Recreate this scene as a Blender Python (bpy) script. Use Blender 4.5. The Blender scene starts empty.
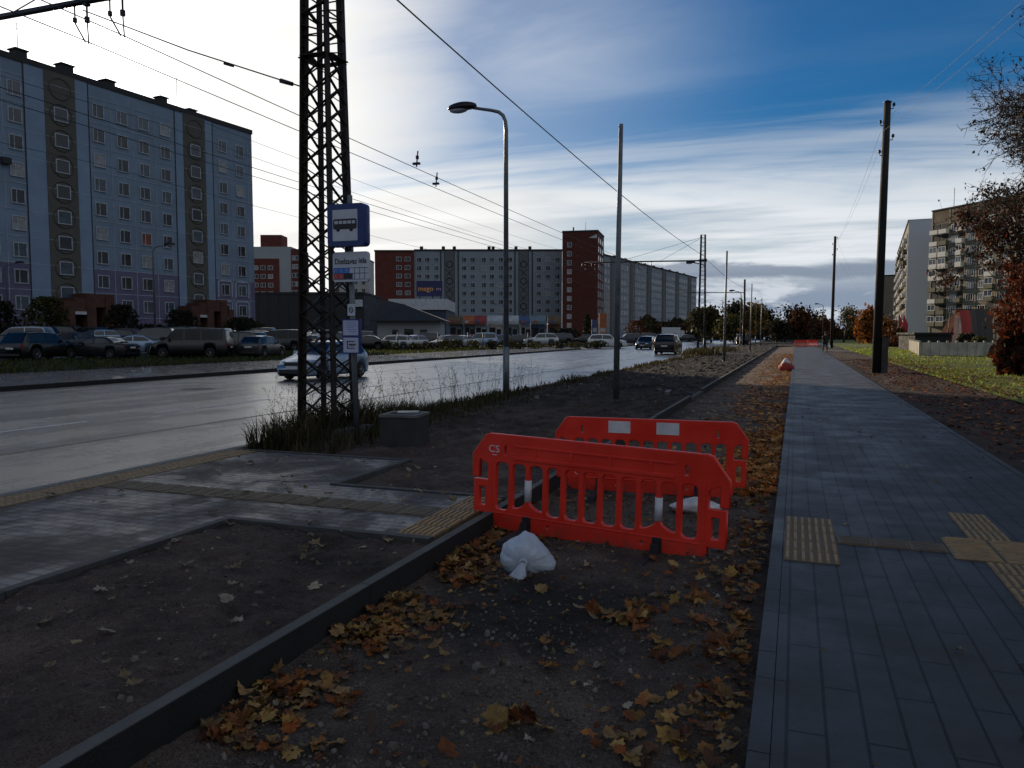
import bpy, bmesh, math, random
from mathutils import Vector, Matrix, noise, Euler
random.seed(7)
R = math.radians
C = bpy.context.scene.collection
YAW, PITCH, F, EYE = R(20.2), R(3.71), 770.0, 1.6
CA, SA = math.cos(YAW), math.sin(YAW)

# ---------------------------------------------------------------- survey helpers
def cw(xc, yc):                       # metres right / ahead of the viewpoint -> road-aligned world x, y
    return (xc*CA - yc*SA, xc*SA + yc*CA)
def G(px, py, z=0.0):                 # a point of the ground (height z) seen at a photo position
    x, y = (px-512)/F, -(py-384)/F
    d = Vector((x, math.cos(PITCH)+y*math.sin(PITCH), -math.sin(PITCH)+y*math.cos(PITCH)))
    t = (z-EYE)/d.z
    return cw(d.x*t, d.y*t)
def P(px, yc):                        # photo column at a distance
    return cw((px-512)/F*yc, yc)

# ---------------------------------------------------------------- object helpers
def tag(o, label=None, cat=None, group=None, kind=None):
    if label: o['label'] = label
    if cat: o['category'] = cat
    if group: o['group'] = group
    if kind: o['kind'] = kind
    return o
def thing(name, label, cat, loc=(0,0,0), rz=0, group=None):
    o = bpy.data.objects.new(name, None); C.objects.link(o)
    o.location = loc if len(loc) == 3 else (loc[0], loc[1], 0)
    o.rotation_euler = (0, 0, rz); o.empty_display_size = .2
    return tag(o, label, cat, group)
def link(name, me, parent=None, loc=(0,0,0), rot=(0,0,0), mat=None):
    o = bpy.data.objects.new(name, me); C.objects.link(o)
    o.location = loc; o.rotation_euler = rot
    if parent: o.parent = parent
    if mat:
        o.material_slots[0].link = 'OBJECT'; o.material_slots[0].material = mat
    return o
def dup(root, loc, rz, label=None, scale=None, group=None):
    r = root.copy(); C.objects.link(r); r.location = loc if len(loc) == 3 else (loc[0], loc[1], 0)
    r.rotation_euler = (0, 0, rz)
    if scale: r.scale = (scale,)*3
    if label: r['label'] = label
    if group: r['group'] = group
    for ch in list(root.children):
        c = ch.copy(); C.objects.link(c); c.parent = r
        for g in list(ch.children):
            d = g.copy(); C.objects.link(d); d.parent = c
    return r

class MB:
    def __init__(s): s.v=[]; s.f=[]; s.m=[]; s.sm=[]; s.col=[]
    def add(s, vs, fs, mi=0, smooth=False, col=None):
        b = len(s.v); s.v += [tuple(v) for v in vs]
        for f in fs:
            s.f.append(tuple(i+b for i in f)); s.m.append(mi); s.sm.append(smooth); s.col.append(col)
        return s
    def box(s, cx, cy, cz, sx, sy, sz, rz=0, mi=0, top=1.0):
        c, n = math.cos(rz), math.sin(rz); vs=[]
        for k, (dx,dy,dz) in enumerate([(-1,-1,-1),(1,-1,-1),(1,1,-1),(-1,1,-1),(-1,-1,1),(1,-1,1),(1,1,1),(-1,1,1)]):
            t = top if dz > 0 else 1
            x, y = dx*sx/2*t, dy*sy/2*t
            vs.append((cx+x*c-y*n, cy+x*n+y*c, cz+dz*sz/2))
        return s.add(vs, [(0,3,2,1),(4,5,6,7),(0,1,5,4),(1,2,6,5),(2,3,7,6),(3,0,4,7)], mi)
    def bb(s, x0, x1, y0, y1, z0, z1, mi=0):
        return s.box((x0+x1)/2,(y0+y1)/2,(z0+z1)/2,x1-x0,y1-y0,z1-z0,0,mi)
    def bar(s, p, q, w, h=None, mi=0):
        p, q = Vector(p), Vector(q); h = h or w
        d = (q-p).normalized(); a = Vector((0,0,1)) if abs(d.z) < .95 else Vector((1,0,0))
        u = d.cross(a).normalized(); v = u.cross(d)
        vs = [b + u*(i*w/2) + v*(j*h/2) for b in (p, q) for i, j in ((-1,-1),(1,-1),(1,1),(-1,1))]
        return s.add(vs, [(0,1,2,3),(7,6,5,4),(0,4,5,1),(1,5,6,2),(2,6,7,3),(3,7,4,0)], mi)
    def tube(s, pts, r, n=8, mi=0, caps=True, smooth=True):
        pts = [Vector(p) for p in pts]
        rs = r if isinstance(r, (list, tuple)) else [r]*len(pts)
        vs=[]; fs=[]; u=None
        for i, p in enumerate(pts):
            d = (pts[min(i+1,len(pts)-1)] - pts[max(i-1,0)])
            if d.length < 1e-9: d = Vector((0,0,1))
            d.normalize()
            if u is None:
                a = Vector((0,0,1)) if abs(d.z) < .9 else Vector((1,0,0)); u = d.cross(a).normalized()
            else:
                u = (u - d*u.dot(d)); u = u.normalized() if u.length > 1e-6 else d.orthogonal().normalized()
            w = d.cross(u)
            for k in range(n):
                a = 2*math.pi*k/n; vs.append(p + u*(math.cos(a)*rs[i]) + w*(math.sin(a)*rs[i]))
        for i in range(len(pts)-1):
            for k in range(n):
                k2=(k+1)%n; fs.append((i*n+k, i*n+k2, (i+1)*n+k2, (i+1)*n+k))
        s.add(vs, fs, mi, smooth)
        if caps:
            b = len(s.v)-len(vs)
            s.f.append(tuple(b+k for k in range(n))[::-1]); s.m.append(mi); s.sm.append(False); s.col.append(None)
            s.f.append(tuple(b+(len(pts)-1)*n+k for k in range(n))); s.m.append(mi); s.sm.append(False); s.col.append(None)
        return s
    def lathe(s, prof, n=16, mi=0, c=(0,0,0), axis='z'):
        vs=[]; fs=[]
        for r, z in prof:
            for k in range(n):
                a=2*math.pi*k/n; x, y = r*math.cos(a), r*math.sin(a)
                p = (x,y,z) if axis=='z' else ((x,z,y) if axis=='y' else (z,x,y))
                vs.append((p[0]+c[0],p[1]+c[1],p[2]+c[2]))
        for i in range(len(prof)-1):
            for k in range(n):
                k2=(k+1)%n; fs.append((i*n+k,i*n+k2,(i+1)*n+k2,(i+1)*n+k))
        return s.add(vs, fs, mi, True)
    def mesh(s, name, mats):
        me = bpy.data.meshes.new(name); me.from_pydata(s.v, [], s.f)
        for m in (mats if isinstance(mats, (list,tuple)) else [mats]): me.materials.append(m)
        me.polygons.foreach_set('material_index', s.m); me.polygons.foreach_set('use_smooth', s.sm)
        if any(c is not None for c in s.col):
            at = me.color_attributes.new('Col', 'FLOAT_COLOR', 'CORNER'); d=[]
            for p, c in zip(me.polygons, s.col):
                c = c or (1,1,1)
                d += list((c[0],c[1],c[2],1.0))*p.loop_total
            at.data.foreach_set('color', d)
        me.update(); return me
    def build(s, name, mats, parent=None, loc=(0,0,0), rot=(0,0,0), bevel=0):
        o = link(name, s.mesh(name, mats), parent, loc, rot)
        if bevel:
            b = o.modifiers.new('bevel','BEVEL'); b.width=bevel; b.segments=2; b.limit_method='ANGLE'
        return o

def eval_mesh(tmp, name, mats):       # curve / text / skin object -> plain mesh
    C.objects.link(tmp)
    dg = bpy.context.evaluated_depsgraph_get(); dg.update()
    me = bpy.data.meshes.new_from_object(tmp.evaluated_get(dg), depsgraph=dg)
    me.name = name; bpy.data.objects.remove(tmp)
    me.materials.clear()
    for m in (mats if isinstance(mats,(list,tuple)) else [mats]): me.materials.append(m)
    return me
def text_mesh(body, size, mat, ext=.002, bold=0.0, width=None):
    cu = bpy.data.curves.new('lettering','FONT'); cu.body=body; cu.size=size; cu.extrude=ext
    cu.align_x='CENTER'; cu.align_y='CENTER'; cu.offset=bold
    o = bpy.data.objects.new('lettering', cu); me = eval_mesh(o,'lettering',mat)
    if width:
        xs=[v.co.x for v in me.vertices]; k=width/(max(xs)-min(xs))
        for v in me.vertices: v.co.x*=k
    return me
def outline_mesh(loops, ext, bev, name, mat):   # flat plate with holes, loops of (x, z); thickness along y
    cu = bpy.data.curves.new('plate','CURVE'); cu.dimensions='2D'; cu.fill_mode='BOTH'; cu.extrude=ext; cu.bevel_depth=bev; cu.bevel_resolution=1
    for lp in loops:
        sp = cu.splines.new('POLY'); sp.points.add(len(lp)-1); sp.use_cyclic_u=True
        for p, (x, z) in zip(sp.points, lp): p.co=(x, z, 0, 1)
    o = bpy.data.objects.new('plate', cu); o.rotation_euler=(0,0,0)
    me = eval_mesh(o, name, mat); me.transform(Matrix.Rotation(R(90),4,'X')); return me
def rrect(x0, x1, z0, z1, r, n=4):
    pts=[]
    for cx, cz, a0 in ((x1-r,z1-r,0),(x0+r,z1-r,90),(x0+r,z0+r,180),(x1-r,z0+r,270)):
        for k in range(n+1):
            a=R(a0+90*k/n); pts.append((cx+r*math.cos(a), cz+r*math.sin(a)))
    return pts

# ---------------------------------------------------------------- materials
def newmat(name):
    m = bpy.data.materials.new(name); m.use_nodes=True; nt=m.node_tree
    return m, nt, nt.nodes['Principled BSDF']
def mixc(nt, fac, a, b, mode='MIX'):
    n = nt.nodes.new('ShaderNodeMix'); n.data_type='RGBA'; n.blend_type=mode
    for sock, v in ((n.inputs[0],fac),(n.inputs[6],a),(n.inputs[7],b)):
        if hasattr(v,'links'): nt.links.new(v, sock)
        elif isinstance(v,(int,float)): sock.default_value=v
        else: sock.default_value=(*v[:3],1)
    return n.outputs[2]
def math_(nt, op, a, b=None, clamp=False):
    n = nt.nodes.new('ShaderNodeMath'); n.operation=op; n.use_clamp=clamp
    for i, v in enumerate((a,b)):
        if v is None: continue
        if hasattr(v,'links'): nt.links.new(v, n.inputs[i])
        else: n.inputs[i].default_value=v
    return n.outputs[0]
def ramp(nt, fac, lo, hi, a=0.0, b=1.0, smooth=True):
    n = nt.nodes.new('ShaderNodeMapRange'); n.clamp=True; n.interpolation_type='SMOOTHSTEP' if smooth else 'LINEAR'
    nt.links.new(fac, n.inputs[0]); n.inputs[1].default_value=lo; n.inputs[2].default_value=hi
    n.inputs[3].default_value=a; n.inputs[4].default_value=b; return n.outputs[0]
def coord(nt, scale=(1,1,1), kind='Object'):
    t = nt.nodes.new('ShaderNodeTexCoord'); m = nt.nodes.new('ShaderNodeMapping'); m.inputs['Scale'].default_value=scale
    nt.links.new(t.outputs[kind], m.inputs['Vector']); return m.outputs['Vector']
def noise_(nt, vec, scale, detail=5, rough=.6, dist=0):
    n = nt.nodes.new('ShaderNodeTexNoise'); nt.links.new(vec, n.inputs['Vector'])
    n.inputs['Scale'].default_value=scale; n.inputs['Detail'].default_value=detail; n.inputs['Roughness'].default_value=rough
    n.inputs['Distortion'].default_value=dist; return n.outputs['Fac']
def bump_(nt, b, h, strength=.3, dist=.02):
    n = nt.nodes.new('ShaderNodeBump'); n.inputs['Strength'].default_value=strength; n.inputs['Distance'].default_value=dist
    nt.links.new(h, n.inputs['Height']); nt.links.new(n.outputs['Normal'], b.inputs['Normal']); return n
def PM(name, c1, c2=None, rough=.7, scale=3.0, bump=0.0, bscale=None, metal=0.0, spec=.5, vec=(1,1,1), rvar=.1, attr=False, trans=0.0, coat=0.0, dirt=None):
    m, nt, b = newmat(name); v = coord(nt, vec)
    if c2 is None: c2 = tuple(x*.72 for x in c1)
    n1 = noise_(nt, v, scale, 6)
    col = mixc(nt, ramp(nt, n1, .32, .68), c2, c1)
    if dirt:
        n3 = noise_(nt, v, scale*.23, 8, .7); col = mixc(nt, ramp(nt, n3, .5, .75, 0, .7), col, dirt)
    if attr:
        a = nt.nodes.new('ShaderNodeAttribute'); a.attribute_name='Col'; col = mixc(nt, 1.0, col, a.outputs['Color'], 'MULTIPLY')
    nt.links.new(col, b.inputs['Base Color'])
    nt.links.new(ramp(nt, n1, .3, .7, max(.02,rough-rvar), min(1,rough+rvar)), b.inputs['Roughness'])
    b.inputs['Metallic'].default_value=metal; b.inputs['Specular IOR Level'].default_value=spec
    b.inputs['Coat Weight'].default_value=coat
    if bump: bump_(nt, b, noise_(nt, v, bscale or scale*8, 6), bump)
    if trans:
        out = nt.nodes['Material Output']; tr = nt.nodes.new('ShaderNodeBsdfTranslucent'); mx = nt.nodes.new('ShaderNodeMixShader')
        nt.links.new(col, tr.inputs[0]); mx.inputs[0].default_value=trans
        nt.links.new(b.outputs[0], mx.inputs[1]); nt.links.new(tr.outputs[0], mx.inputs[2]); nt.links.new(mx.outputs[0], out.inputs[0])
    return m
def brick_mat(name, c1, c2, mortar, bw, rh, ms, rough, swap=False, dirt=None, bumpk=.5, spec=.5, dlo=.5, dhi=.62, offset=.5, axis=None):
    m, nt, b = newmat(name)
    t = nt.nodes.new('ShaderNodeTexCoord'); sp = nt.nodes.new('ShaderNodeSeparateXYZ'); cb = nt.nodes.new('ShaderNodeCombineXYZ')
    nt.links.new(t.outputs['Object'], sp.inputs[0])
    if axis=='wall':
        nt.links.new(math_(nt,'ADD',sp.outputs[0],sp.outputs[1]), cb.inputs[0]); nt.links.new(sp.outputs[2], cb.inputs[1])
    else:
        nt.links.new(sp.outputs[1 if swap else 0], cb.inputs[0]); nt.links.new(sp.outputs[0 if swap else 1], cb.inputs[1])
    br = nt.nodes.new('ShaderNodeTexBrick'); nt.links.new(cb.outputs[0], br.inputs['Vector'])
    br.offset=offset; br.inputs['Scale'].default_value=1; br.inputs['Mortar Size'].default_value=ms; br.inputs['Mortar Smooth'].default_value=.2
    br.inputs['Brick Width'].default_value=bw; br.inputs['Row Height'].default_value=rh; br.inputs['Bias'].default_value=0
    br.inputs['Color1'].default_value=(*c1,1); br.inputs['Color2'].default_value=(*c2,1); br.inputs['Mortar'].default_value=(*mortar,1)
    n1 = noise_(nt, t.outputs['Object'], 1.3, 7, .65); n2 = noise_(nt, t.outputs['Object'], 55, 4)
    col = mixc(nt, ramp(nt, n2, .2, .8, .0, .35), br.outputs['Color'], tuple(x*.5 for x in c1))
    col = mixc(nt, ramp(nt, n1, .35, .7, 0, .4), col, tuple(x*.55 for x in c2))
    rg = ramp(nt, n1, .3, .7, rough-.12, rough+.12)
    if dirt:
        n3 = noise_(nt, t.outputs['Object'], .85, 9, .72, .6); fac = ramp(nt, n3, dlo, dhi, 0, .92)
        col = mixc(nt, fac, col, mixc(nt, n2, dirt, tuple(x*.5 for x in dirt)))
        rg = math_(nt,'ADD',rg,math_(nt,'MULTIPLY',fac,.35),True)
    nt.links.new(col, b.inputs['Base Color']); nt.links.new(rg, b.inputs['Roughness']); b.inputs['Specular IOR Level'].default_value=spec
    h = math_(nt,'SUBTRACT', math_(nt,'MULTIPLY',n2,.25), br.outputs['Fac']); bump_(nt, b, h, bumpk, .006)
    return m
MT={}
def paint(name, c, rough=.3, metal=0.0): 
    return PM(name, c, tuple(x*.9 for x in c), rough, 2, 0, metal=metal, coat=.15, rvar=.06, dirt=tuple(x*.5+.01 for x in c))
# ---------------------------------------------------------------- camera, sky, sun
sc = bpy.context.scene
cam = bpy.data.cameras.new('Camera'); cam.sensor_width=36; cam.lens=F/1024*36; cam.clip_start=.05; cam.clip_end=6000
co = bpy.data.objects.new('Camera', cam); C.objects.link(co); co.location=(0,0,EYE); co.rotation_euler=(R(90)-PITCH,0,YAW); sc.camera=co
sc.view_settings.view_transform='Standard'; sc.view_settings.look='None'; sc.view_settings.exposure=0; sc.view_settings.gamma=1
SUN_AZ, SUN_EL = R(48.2), R(15.3)     # left of the road direction, above the horizon
SD = Vector((-math.sin(SUN_AZ)*math.cos(SUN_EL), math.cos(SUN_AZ)*math.cos(SUN_EL), math.sin(SUN_EL)))
sl = bpy.data.lights.new('Sun','SUN'); sl.energy=5.0; sl.angle=R(.5); sl.color=(1,.82,.6)
so = bpy.data.objects.new('Sun', sl); C.objects.link(so); so.rotation_euler = SD.to_track_quat('Z','Y').to_euler(); so.location=(-40,40,60)
w = bpy.data.worlds.new('World'); sc.world=w; w.use_nodes=True; nt=w.node_tree; bg=nt.nodes['Background']
sky = nt.nodes.new('ShaderNodeTexSky'); sky.sky_type='NISHITA'; sky.sun_disc=False; sky.sun_elevation=SUN_EL; sky.sun_rotation=-SUN_AZ
sky.air_density=1.0; sky.dust_density=.3; sky.ozone_density=3.0
tc = nt.nodes.new('ShaderNodeTexCoord'); d = tc.outputs['Generated']
sp = nt.nodes.new('ShaderNodeSeparateXYZ'); nt.links.new(d, sp.inputs[0])
dt = nt.nodes.new('ShaderNodeVectorMath'); dt.operation='DOT_PRODUCT'; nt.links.new(d, dt.inputs[0]); dt.inputs[1].default_value=SD
cosang = dt.outputs['Value']; zz = sp.outputs[2]
den = math_(nt,'ADD', math_(nt,'MAXIMUM', zz, .0), .045)
cb = nt.nodes.new('ShaderNodeCombineXYZ'); nt.links.new(math_(nt,'DIVIDE', sp.outputs[0], den), cb.inputs[0]); nt.links.new(math_(nt,'DIVIDE', sp.outputs[1], den), cb.inputs[1])
def layer(rot, sc_, off=(0,0,0)):
    mp = nt.nodes.new('ShaderNodeMapping'); mp.inputs['Rotation'].default_value=(0,0,R(rot)); mp.inputs['Scale'].default_value=sc_; mp.inputs['Location'].default_value=off
    nt.links.new(cb.outputs[0], mp.inputs['Vector']); return mp.outputs[0]
cir = noise_(nt, layer(52,(.36,1.0,1),(3.3,1.7,0)), 1.0, 9, .55, .9)        # fine streaks of the high veil
cirb = noise_(nt, layer(20,(.20,.62,1),(1.1,5.2,0)), 1.0, 7, .6, .8)         # broad bands
sd2 = nt.nodes.new('ShaderNodeMapping'); sd2.inputs['Scale'].default_value=(1,1,4.2); sd2.inputs['Location'].default_value=(.4,.2,0); nt.links.new(d, sd2.inputs['Vector'])
cum = noise_(nt, sd2.outputs[0], 5.2, 10, .62, .35)                        # low heaps near the horizon
el = math_(nt,'ARCSINE', zz); ang = math_(nt,'ARCCOSINE', cosang)
nb = math_(nt,'SUBTRACT', cirb, .5); nf = math_(nt,'SUBTRACT', cir, .5)
elw = math_(nt,'ADD', el, math_(nt,'ADD', math_(nt,'MULTIPLY', nb, .26), math_(nt,'MULTIPLY', nf, .12)))
low = ramp(nt, elw, R(9.5), R(16), 1.0, .0)
angw = math_(nt,'ADD', ang, math_(nt,'ADD', math_(nt,'MULTIPLY', nb, .40), math_(nt,'MULTIPLY', nf, .16)))
near = ramp(nt, angw, R(13), R(32), 1.0, .0)
wisp = math_(nt,'ADD', math_(nt,'MULTIPLY', ramp(nt, cir, .45, .80, 0, .30), ramp(nt, ang, R(24), R(48), 1, .12)), ramp(nt, ang, R(22), R(46), .24, .0))
gaps = math_(nt,'MULTIPLY', ramp(nt, math_(nt,'ADD', math_(nt,'MULTIPLY', cirb, .55), math_(nt,'MULTIPLY', cir, .45)), .34, .56, .45, 1.0), 1.0)
gaps = math_(nt,'MAXIMUM', gaps, ramp(nt, ang, R(26), R(44), 1.0, 0.0))
veil = math_(nt,'MULTIPLY', low, gaps)
mask = math_(nt,'MAXIMUM', math_(nt,'MAXIMUM', veil, near), math_(nt,'MAXIMUM', wisp, ramp(nt, ang, R(70), R(105), 0, .72)))
glow = math_(nt,'POWER', ramp(nt, ang, 0, R(30), 1.0, 0.0, False), 1.6)
core = math_(nt,'POWER', ramp(nt, ang, 0, R(10), 1.0, 0.0), 2.0)
away = ramp(nt, ang, R(10), R(60), .95, .78)
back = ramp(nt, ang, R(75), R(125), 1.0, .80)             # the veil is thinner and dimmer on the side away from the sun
tex = ramp(nt, math_(nt,'ADD', math_(nt,'MULTIPLY', cir, .5), math_(nt,'MULTIPLY', cirb, .5)), .36, .62, .86, 1.08)
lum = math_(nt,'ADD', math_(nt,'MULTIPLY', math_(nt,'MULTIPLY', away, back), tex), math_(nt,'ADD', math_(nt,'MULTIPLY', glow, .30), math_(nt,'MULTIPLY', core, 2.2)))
ccol = mixc(nt, ramp(nt, ang, R(14), R(50)), (1.0,.985,.955), (.90,.95,1.0))
cl = nt.nodes.new('ShaderNodeVectorMath'); cl.operation='SCALE'; nt.links.new(ccol, cl.inputs[0]); nt.links.new(lum, cl.inputs['Scale'])
sk = nt.nodes.new('ShaderNodeVectorMath'); sk.operation='SCALE'; nt.links.new(sky.outputs[0], sk.inputs[0]); nt.links.new(ramp(nt, ang, R(55), R(115), .064, .080), sk.inputs['Scale'])
sat = nt.nodes.new('ShaderNodeHueSaturation'); sat.inputs['Saturation'].default_value=1.42; nt.links.new(sk.outputs[0], sat.inputs['Color'])
tint = mixc(nt, 1.0, sat.outputs[0], (.90,1.0,1.14), 'MULTIPLY')
col = mixc(nt, mask, tint, cl.outputs[0])
# blue-grey heaps of cloud low over the horizon, away from the sun
bmask = math_(nt,'MULTIPLY', ramp(nt, el, R(2.6), R(5.2), 1.0, 0.0), ramp(nt, ang, R(27), R(40)))
bcol = mixc(nt, ramp(nt, cum, .43, .55), (.60,.65,.72), (.25,.31,.41))
col = mixc(nt, bmask, col, bcol)
edge = math_(nt,'ADD', el, math_(nt,'MULTIPLY', math_(nt,'SUBTRACT',cum,.5), .05))
stripe = math_(nt,'MULTIPLY', ramp(nt, math_(nt,'ABSOLUTE', math_(nt,'SUBTRACT', edge, R(4.5))), R(.25), R(.75), 1, 0), ramp(nt, ang, R(27), R(36), 0, .85))
col = mixc(nt, stripe, col, (.22,.27,.36))
rear_dark_band = math_(nt,'MULTIPLY', ramp(nt, el, R(7), R(20), .88, 0.0), ramp(nt, ang, R(82), R(100)))      # dark band added behind the viewer for unseen trees and buildings, dims reflections
col = mixc(nt, rear_dark_band, col, (.055,.060,.066))
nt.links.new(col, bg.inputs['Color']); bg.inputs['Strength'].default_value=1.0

# ---------------------------------------------------------------- materials
ASPH = (.035,.037,.042)
def road_mat():
    m, nt, b = newmat('wet_asphalt'); v=coord(nt); vl=coord(nt,(1,.12,1))
    n1=noise_(nt,v,90,3); n2=noise_(nt,vl,.9,7,.65); n3=noise_(nt,v,.5,7,.7)
    c=mixc(nt, n1, (.010,.011,.013),(.034,.036,.041)); c=mixc(nt, ramp(nt,n3,.45,.7,0,.5), c, (.045,.046,.05))
    nt.links.new(c,b.inputs['Base Color'])
    b.inputs['Coat Weight'].default_value=1.0; b.inputs['Coat IOR'].default_value=1.6; nt.links.new(math_(nt,'ADD',ramp(nt,n2,.3,.7,.29,.37),ramp(nt,n1,.3,.7,-.06,.08)), b.inputs['Coat Roughness'])
    nt.links.new(math_(nt,'ADD',ramp(nt,n2,.35,.65,.20,.32),ramp(nt,n3,.4,.6,-.05,.05)), b.inputs['Roughness'])
    h=math_(nt,'ADD',math_(nt,'MULTIPLY',n1,.6),math_(nt,'MULTIPLY',noise_(nt,v,22,4),.6)); bump_(nt,b,h,.14,.005); cb_=nt.nodes.new('ShaderNodeBump'); cb_.inputs['Strength'].default_value=.16; cb_.inputs['Distance'].default_value=.004; nt.links.new(n1,cb_.inputs['Height']); nt.links.new(cb_.outputs[0],b.inputs['Coat Normal'])
    return m
M_road=road_mat()
M_pave=PM('far_pavement_asphalt',(.06,.062,.068),(.032,.034,.038),.42,1.5,.2,60,coat=.6)
M_lot=PM('parking_asphalt',(.05,.05,.053),(.03,.03,.033),.6,.7,.2,40)
M_mark=PM('road_paint',(.80,.80,.78),(.45,.45,.45),.6,9,.1)
M_conc=PM('kerb_concrete',(.135,.132,.13),(.075,.075,.076),.8,6,.35,70)
M_concd=PM('dark_concrete',(.075,.073,.07),(.035,.034,.033),.85,5,.5,60,dirt=(.03,.027,.022))
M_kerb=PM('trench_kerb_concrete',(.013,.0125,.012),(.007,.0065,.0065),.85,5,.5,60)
_n=M_kerb.node_tree; _g=_n.nodes.new('ShaderNodeNewGeometry'); _s=_n.nodes.new('ShaderNodeSeparateXYZ'); _n.links.new(_g.outputs['True Normal'],_s.inputs[0]); _b=_n.nodes['Principled BSDF']; _c=_b.inputs['Base Color'].links[0].from_socket; _n.links.new(mixc(_n,ramp(_n,_s.outputs[2],.4,.9),_c,(.075,.073,.069)),_b.inputs['Base Color'])   # shade of the upright faces painted near black, top face left lighter
M_path=brick_mat('grey_pavers',(.050,.049,.048),(.056,.055,.054),(.009,.009,.009),.92,.150,.008,.54,swap=True,dirt=(.062,.054,.046),dlo=.56,dhi=.86,spec=.28,bumpk=.9)
M_plat=brick_mat('platform_pavers',(.080,.088,.105),(.115,.125,.145),(.008,.008,.008),.22,.11,.017,.46,dirt=(.050,.038,.030),bumpk=1.0,dlo=.41,dhi=.60)
M_tac=PM('tactile_yellow',(.31,.20,.085),(.20,.13,.058),.6,12,.2,50,dirt=(.08,.06,.045))
M_tacd=PM('tactile_brown',(.105,.076,.046),(.065,.05,.034),.6,12,.2,50,dirt=(.05,.04,.03))
def soil_mat(name, c1, c2, c3, sc=1.6, rough=.9, bump=.8):
    m, nt, b = newmat(name); v=coord(nt)
    n1=noise_(nt,v,sc,8,.7,.4); n2=noise_(nt,v,sc*14,7,.75); n3=noise_(nt,v,85,4,.7)
    c=mixc(nt, ramp(nt,n1,.35,.65), c2, c1); c=mixc(nt, ramp(nt,n2,.50,.72,0,.85), c, c3); c=mixc(nt, ramp(nt,n3,.38,.62,0,.75), c, tuple(x*.4 for x in c2))
    a=nt.nodes.new('ShaderNodeAttribute'); a.attribute_name='Col'; c=mixc(nt,1.0,c,a.outputs['Color'],'MULTIPLY')
    nt.links.new(c,b.inputs['Base Color']); b.inputs['Roughness'].default_value=rough; b.inputs['Specular IOR Level'].default_value=.35
    h=math_(nt,'ADD',math_(nt,'MULTIPLY',n2,1.6),math_(nt,'ADD',math_(nt,'MULTIPLY',n3,.5),n1)); bump_(nt,b,h,bump,.09); return m
M_soil=soil_mat('bare_soil',(.140,.106,.088),(.056,.042,.036),(.215,.172,.145))
M_trench=soil_mat('trench_gravel',(.215,.170,.138),(.090,.070,.058),(.33,.28,.23),2.0)
M_lawn=soil_mat('lawn_ground',(.15,.20,.03),(.10,.12,.022),(.17,.15,.045),.6)
M_verge=soil_mat('verge_ground',(.050,.060,.020),(.028,.030,.013),(.065,.055,.03),1.0)
M_land=PM('land',(.045,.055,.022),(.03,.032,.02),.9,.05)
M_leaf=PM('leaf',(1,1,1),(.6,.55,.5),.6,14,0,attr=True,trans=.25,spec=.3)
M_leafd=PM('leaf_crown',(1,1,1),(.62,.6,.58),.7,1.2,0,attr=True,trans=.3,spec=.2)
M_grass=PM('grass_blade',(1,1,1),(.6,.6,.55),.65,3,0,attr=True,trans=.35,spec=.25)
M_bark=PM('bark',(.045,.036,.03),(.02,.017,.015),.9,9,.6,40,vec=(1,1,.3))
M_stone=PM('stone',(.10,.095,.09),(.05,.048,.045),.85,8,.3,60)
M_steel=PM('galvanised_steel',(.17,.185,.20),(.11,.12,.135),.5,5,.05,40,metal=.5)
M_rust=PM('rusty_steel',(.030,.019,.016),(.014,.011,.010),.7,7,.3,60,metal=.2)
M_dsteel=PM('dark_steel',(.022,.022,.024),(.013,.013,.015),.5,5,.1,40,metal=.4)
M_wire=PM('wire',(.02,.02,.022),(.014,.014,.015),.5,5)
M_wood=PM('tarred_wood',(.011,.009,.008),(.005,.004,.004),.8,5,.5,30,vec=(1,1,.15))
def barrier_mat():
    m,nt,b=newmat('barrier_plastic'); v=coord(nt); n1=noise_(nt,v,2.2,6); n2=noise_(nt,coord(nt,(1,1,5)),9,8,.75); n3=noise_(nt,v,38,5,.7)
    c=mixc(nt,ramp(nt,n1,.3,.7),(.62,.020,.008),(.76,.030,.011))
    c=mixc(nt,ramp(nt,n2,.62,.72,0,.35),c,(.62,.12,.08))                     # pale scuffs
    t=nt.nodes.new('ShaderNodeTexCoord'); s_=nt.nodes.new('ShaderNodeSeparateXYZ'); nt.links.new(t.outputs['Object'],s_.inputs[0])
    mud=math_(nt,'MULTIPLY',ramp(nt,s_.outputs[2],.0,.20,1,0),ramp(nt,noise_(nt,v,11,8,.7),.40,.75,.10,.80))
    c=mixc(nt,math_(nt,'MAXIMUM',mud,ramp(nt,n2,.30,.40,.35,0)),c,(.085,.050,.038))
    nt.links.new(c,b.inputs['Base Color']); nt.links.new(ramp(nt,n1,.3,.7,.34,.5),b.inputs['Roughness']); bump_(nt,b,n3,.06,.01); return m
M_orange=barrier_mat()
M_white=PM('white_sheeting',(.62,.63,.66),(.48,.48,.5),.4,5)
M_rubber=PM('black_rubber',(.012,.012,.013),(.006,.006,.007),.75,8,.3,60,dirt=(.03,.027,.024))
M_sack=PM('sack_fabric',(.47,.52,.60),(.36,.40,.47),.75,7,.0,120,dirt=(.22,.22,.23))
_n=M_sack.node_tree; _v=coord(_n,(1,1,1)); bump_(_n,_n.nodes['Principled BSDF'],math_(_n,'ADD',noise_(_n,_v,16,5,.6,1.5),math_(_n,'MULTIPLY',noise_(_n,_v,160,2),.10)),.28,.02)
M_glass=PM('dark_glass',(.010,.014,.019),(.006,.008,.011),.06,2,0,spec=.9,rvar=.02)
M_cglass=PM('car_glass',(.008,.010,.012),(.005,.006,.008),.05,2,0,spec=.7,rvar=.02)
M_frame=PM('window_frame',(.52,.55,.58),(.36,.38,.41),.5,4)
M_dark=PM('opening',(.012,.012,.013),(.007,.007,.008),.8,3)

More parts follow.
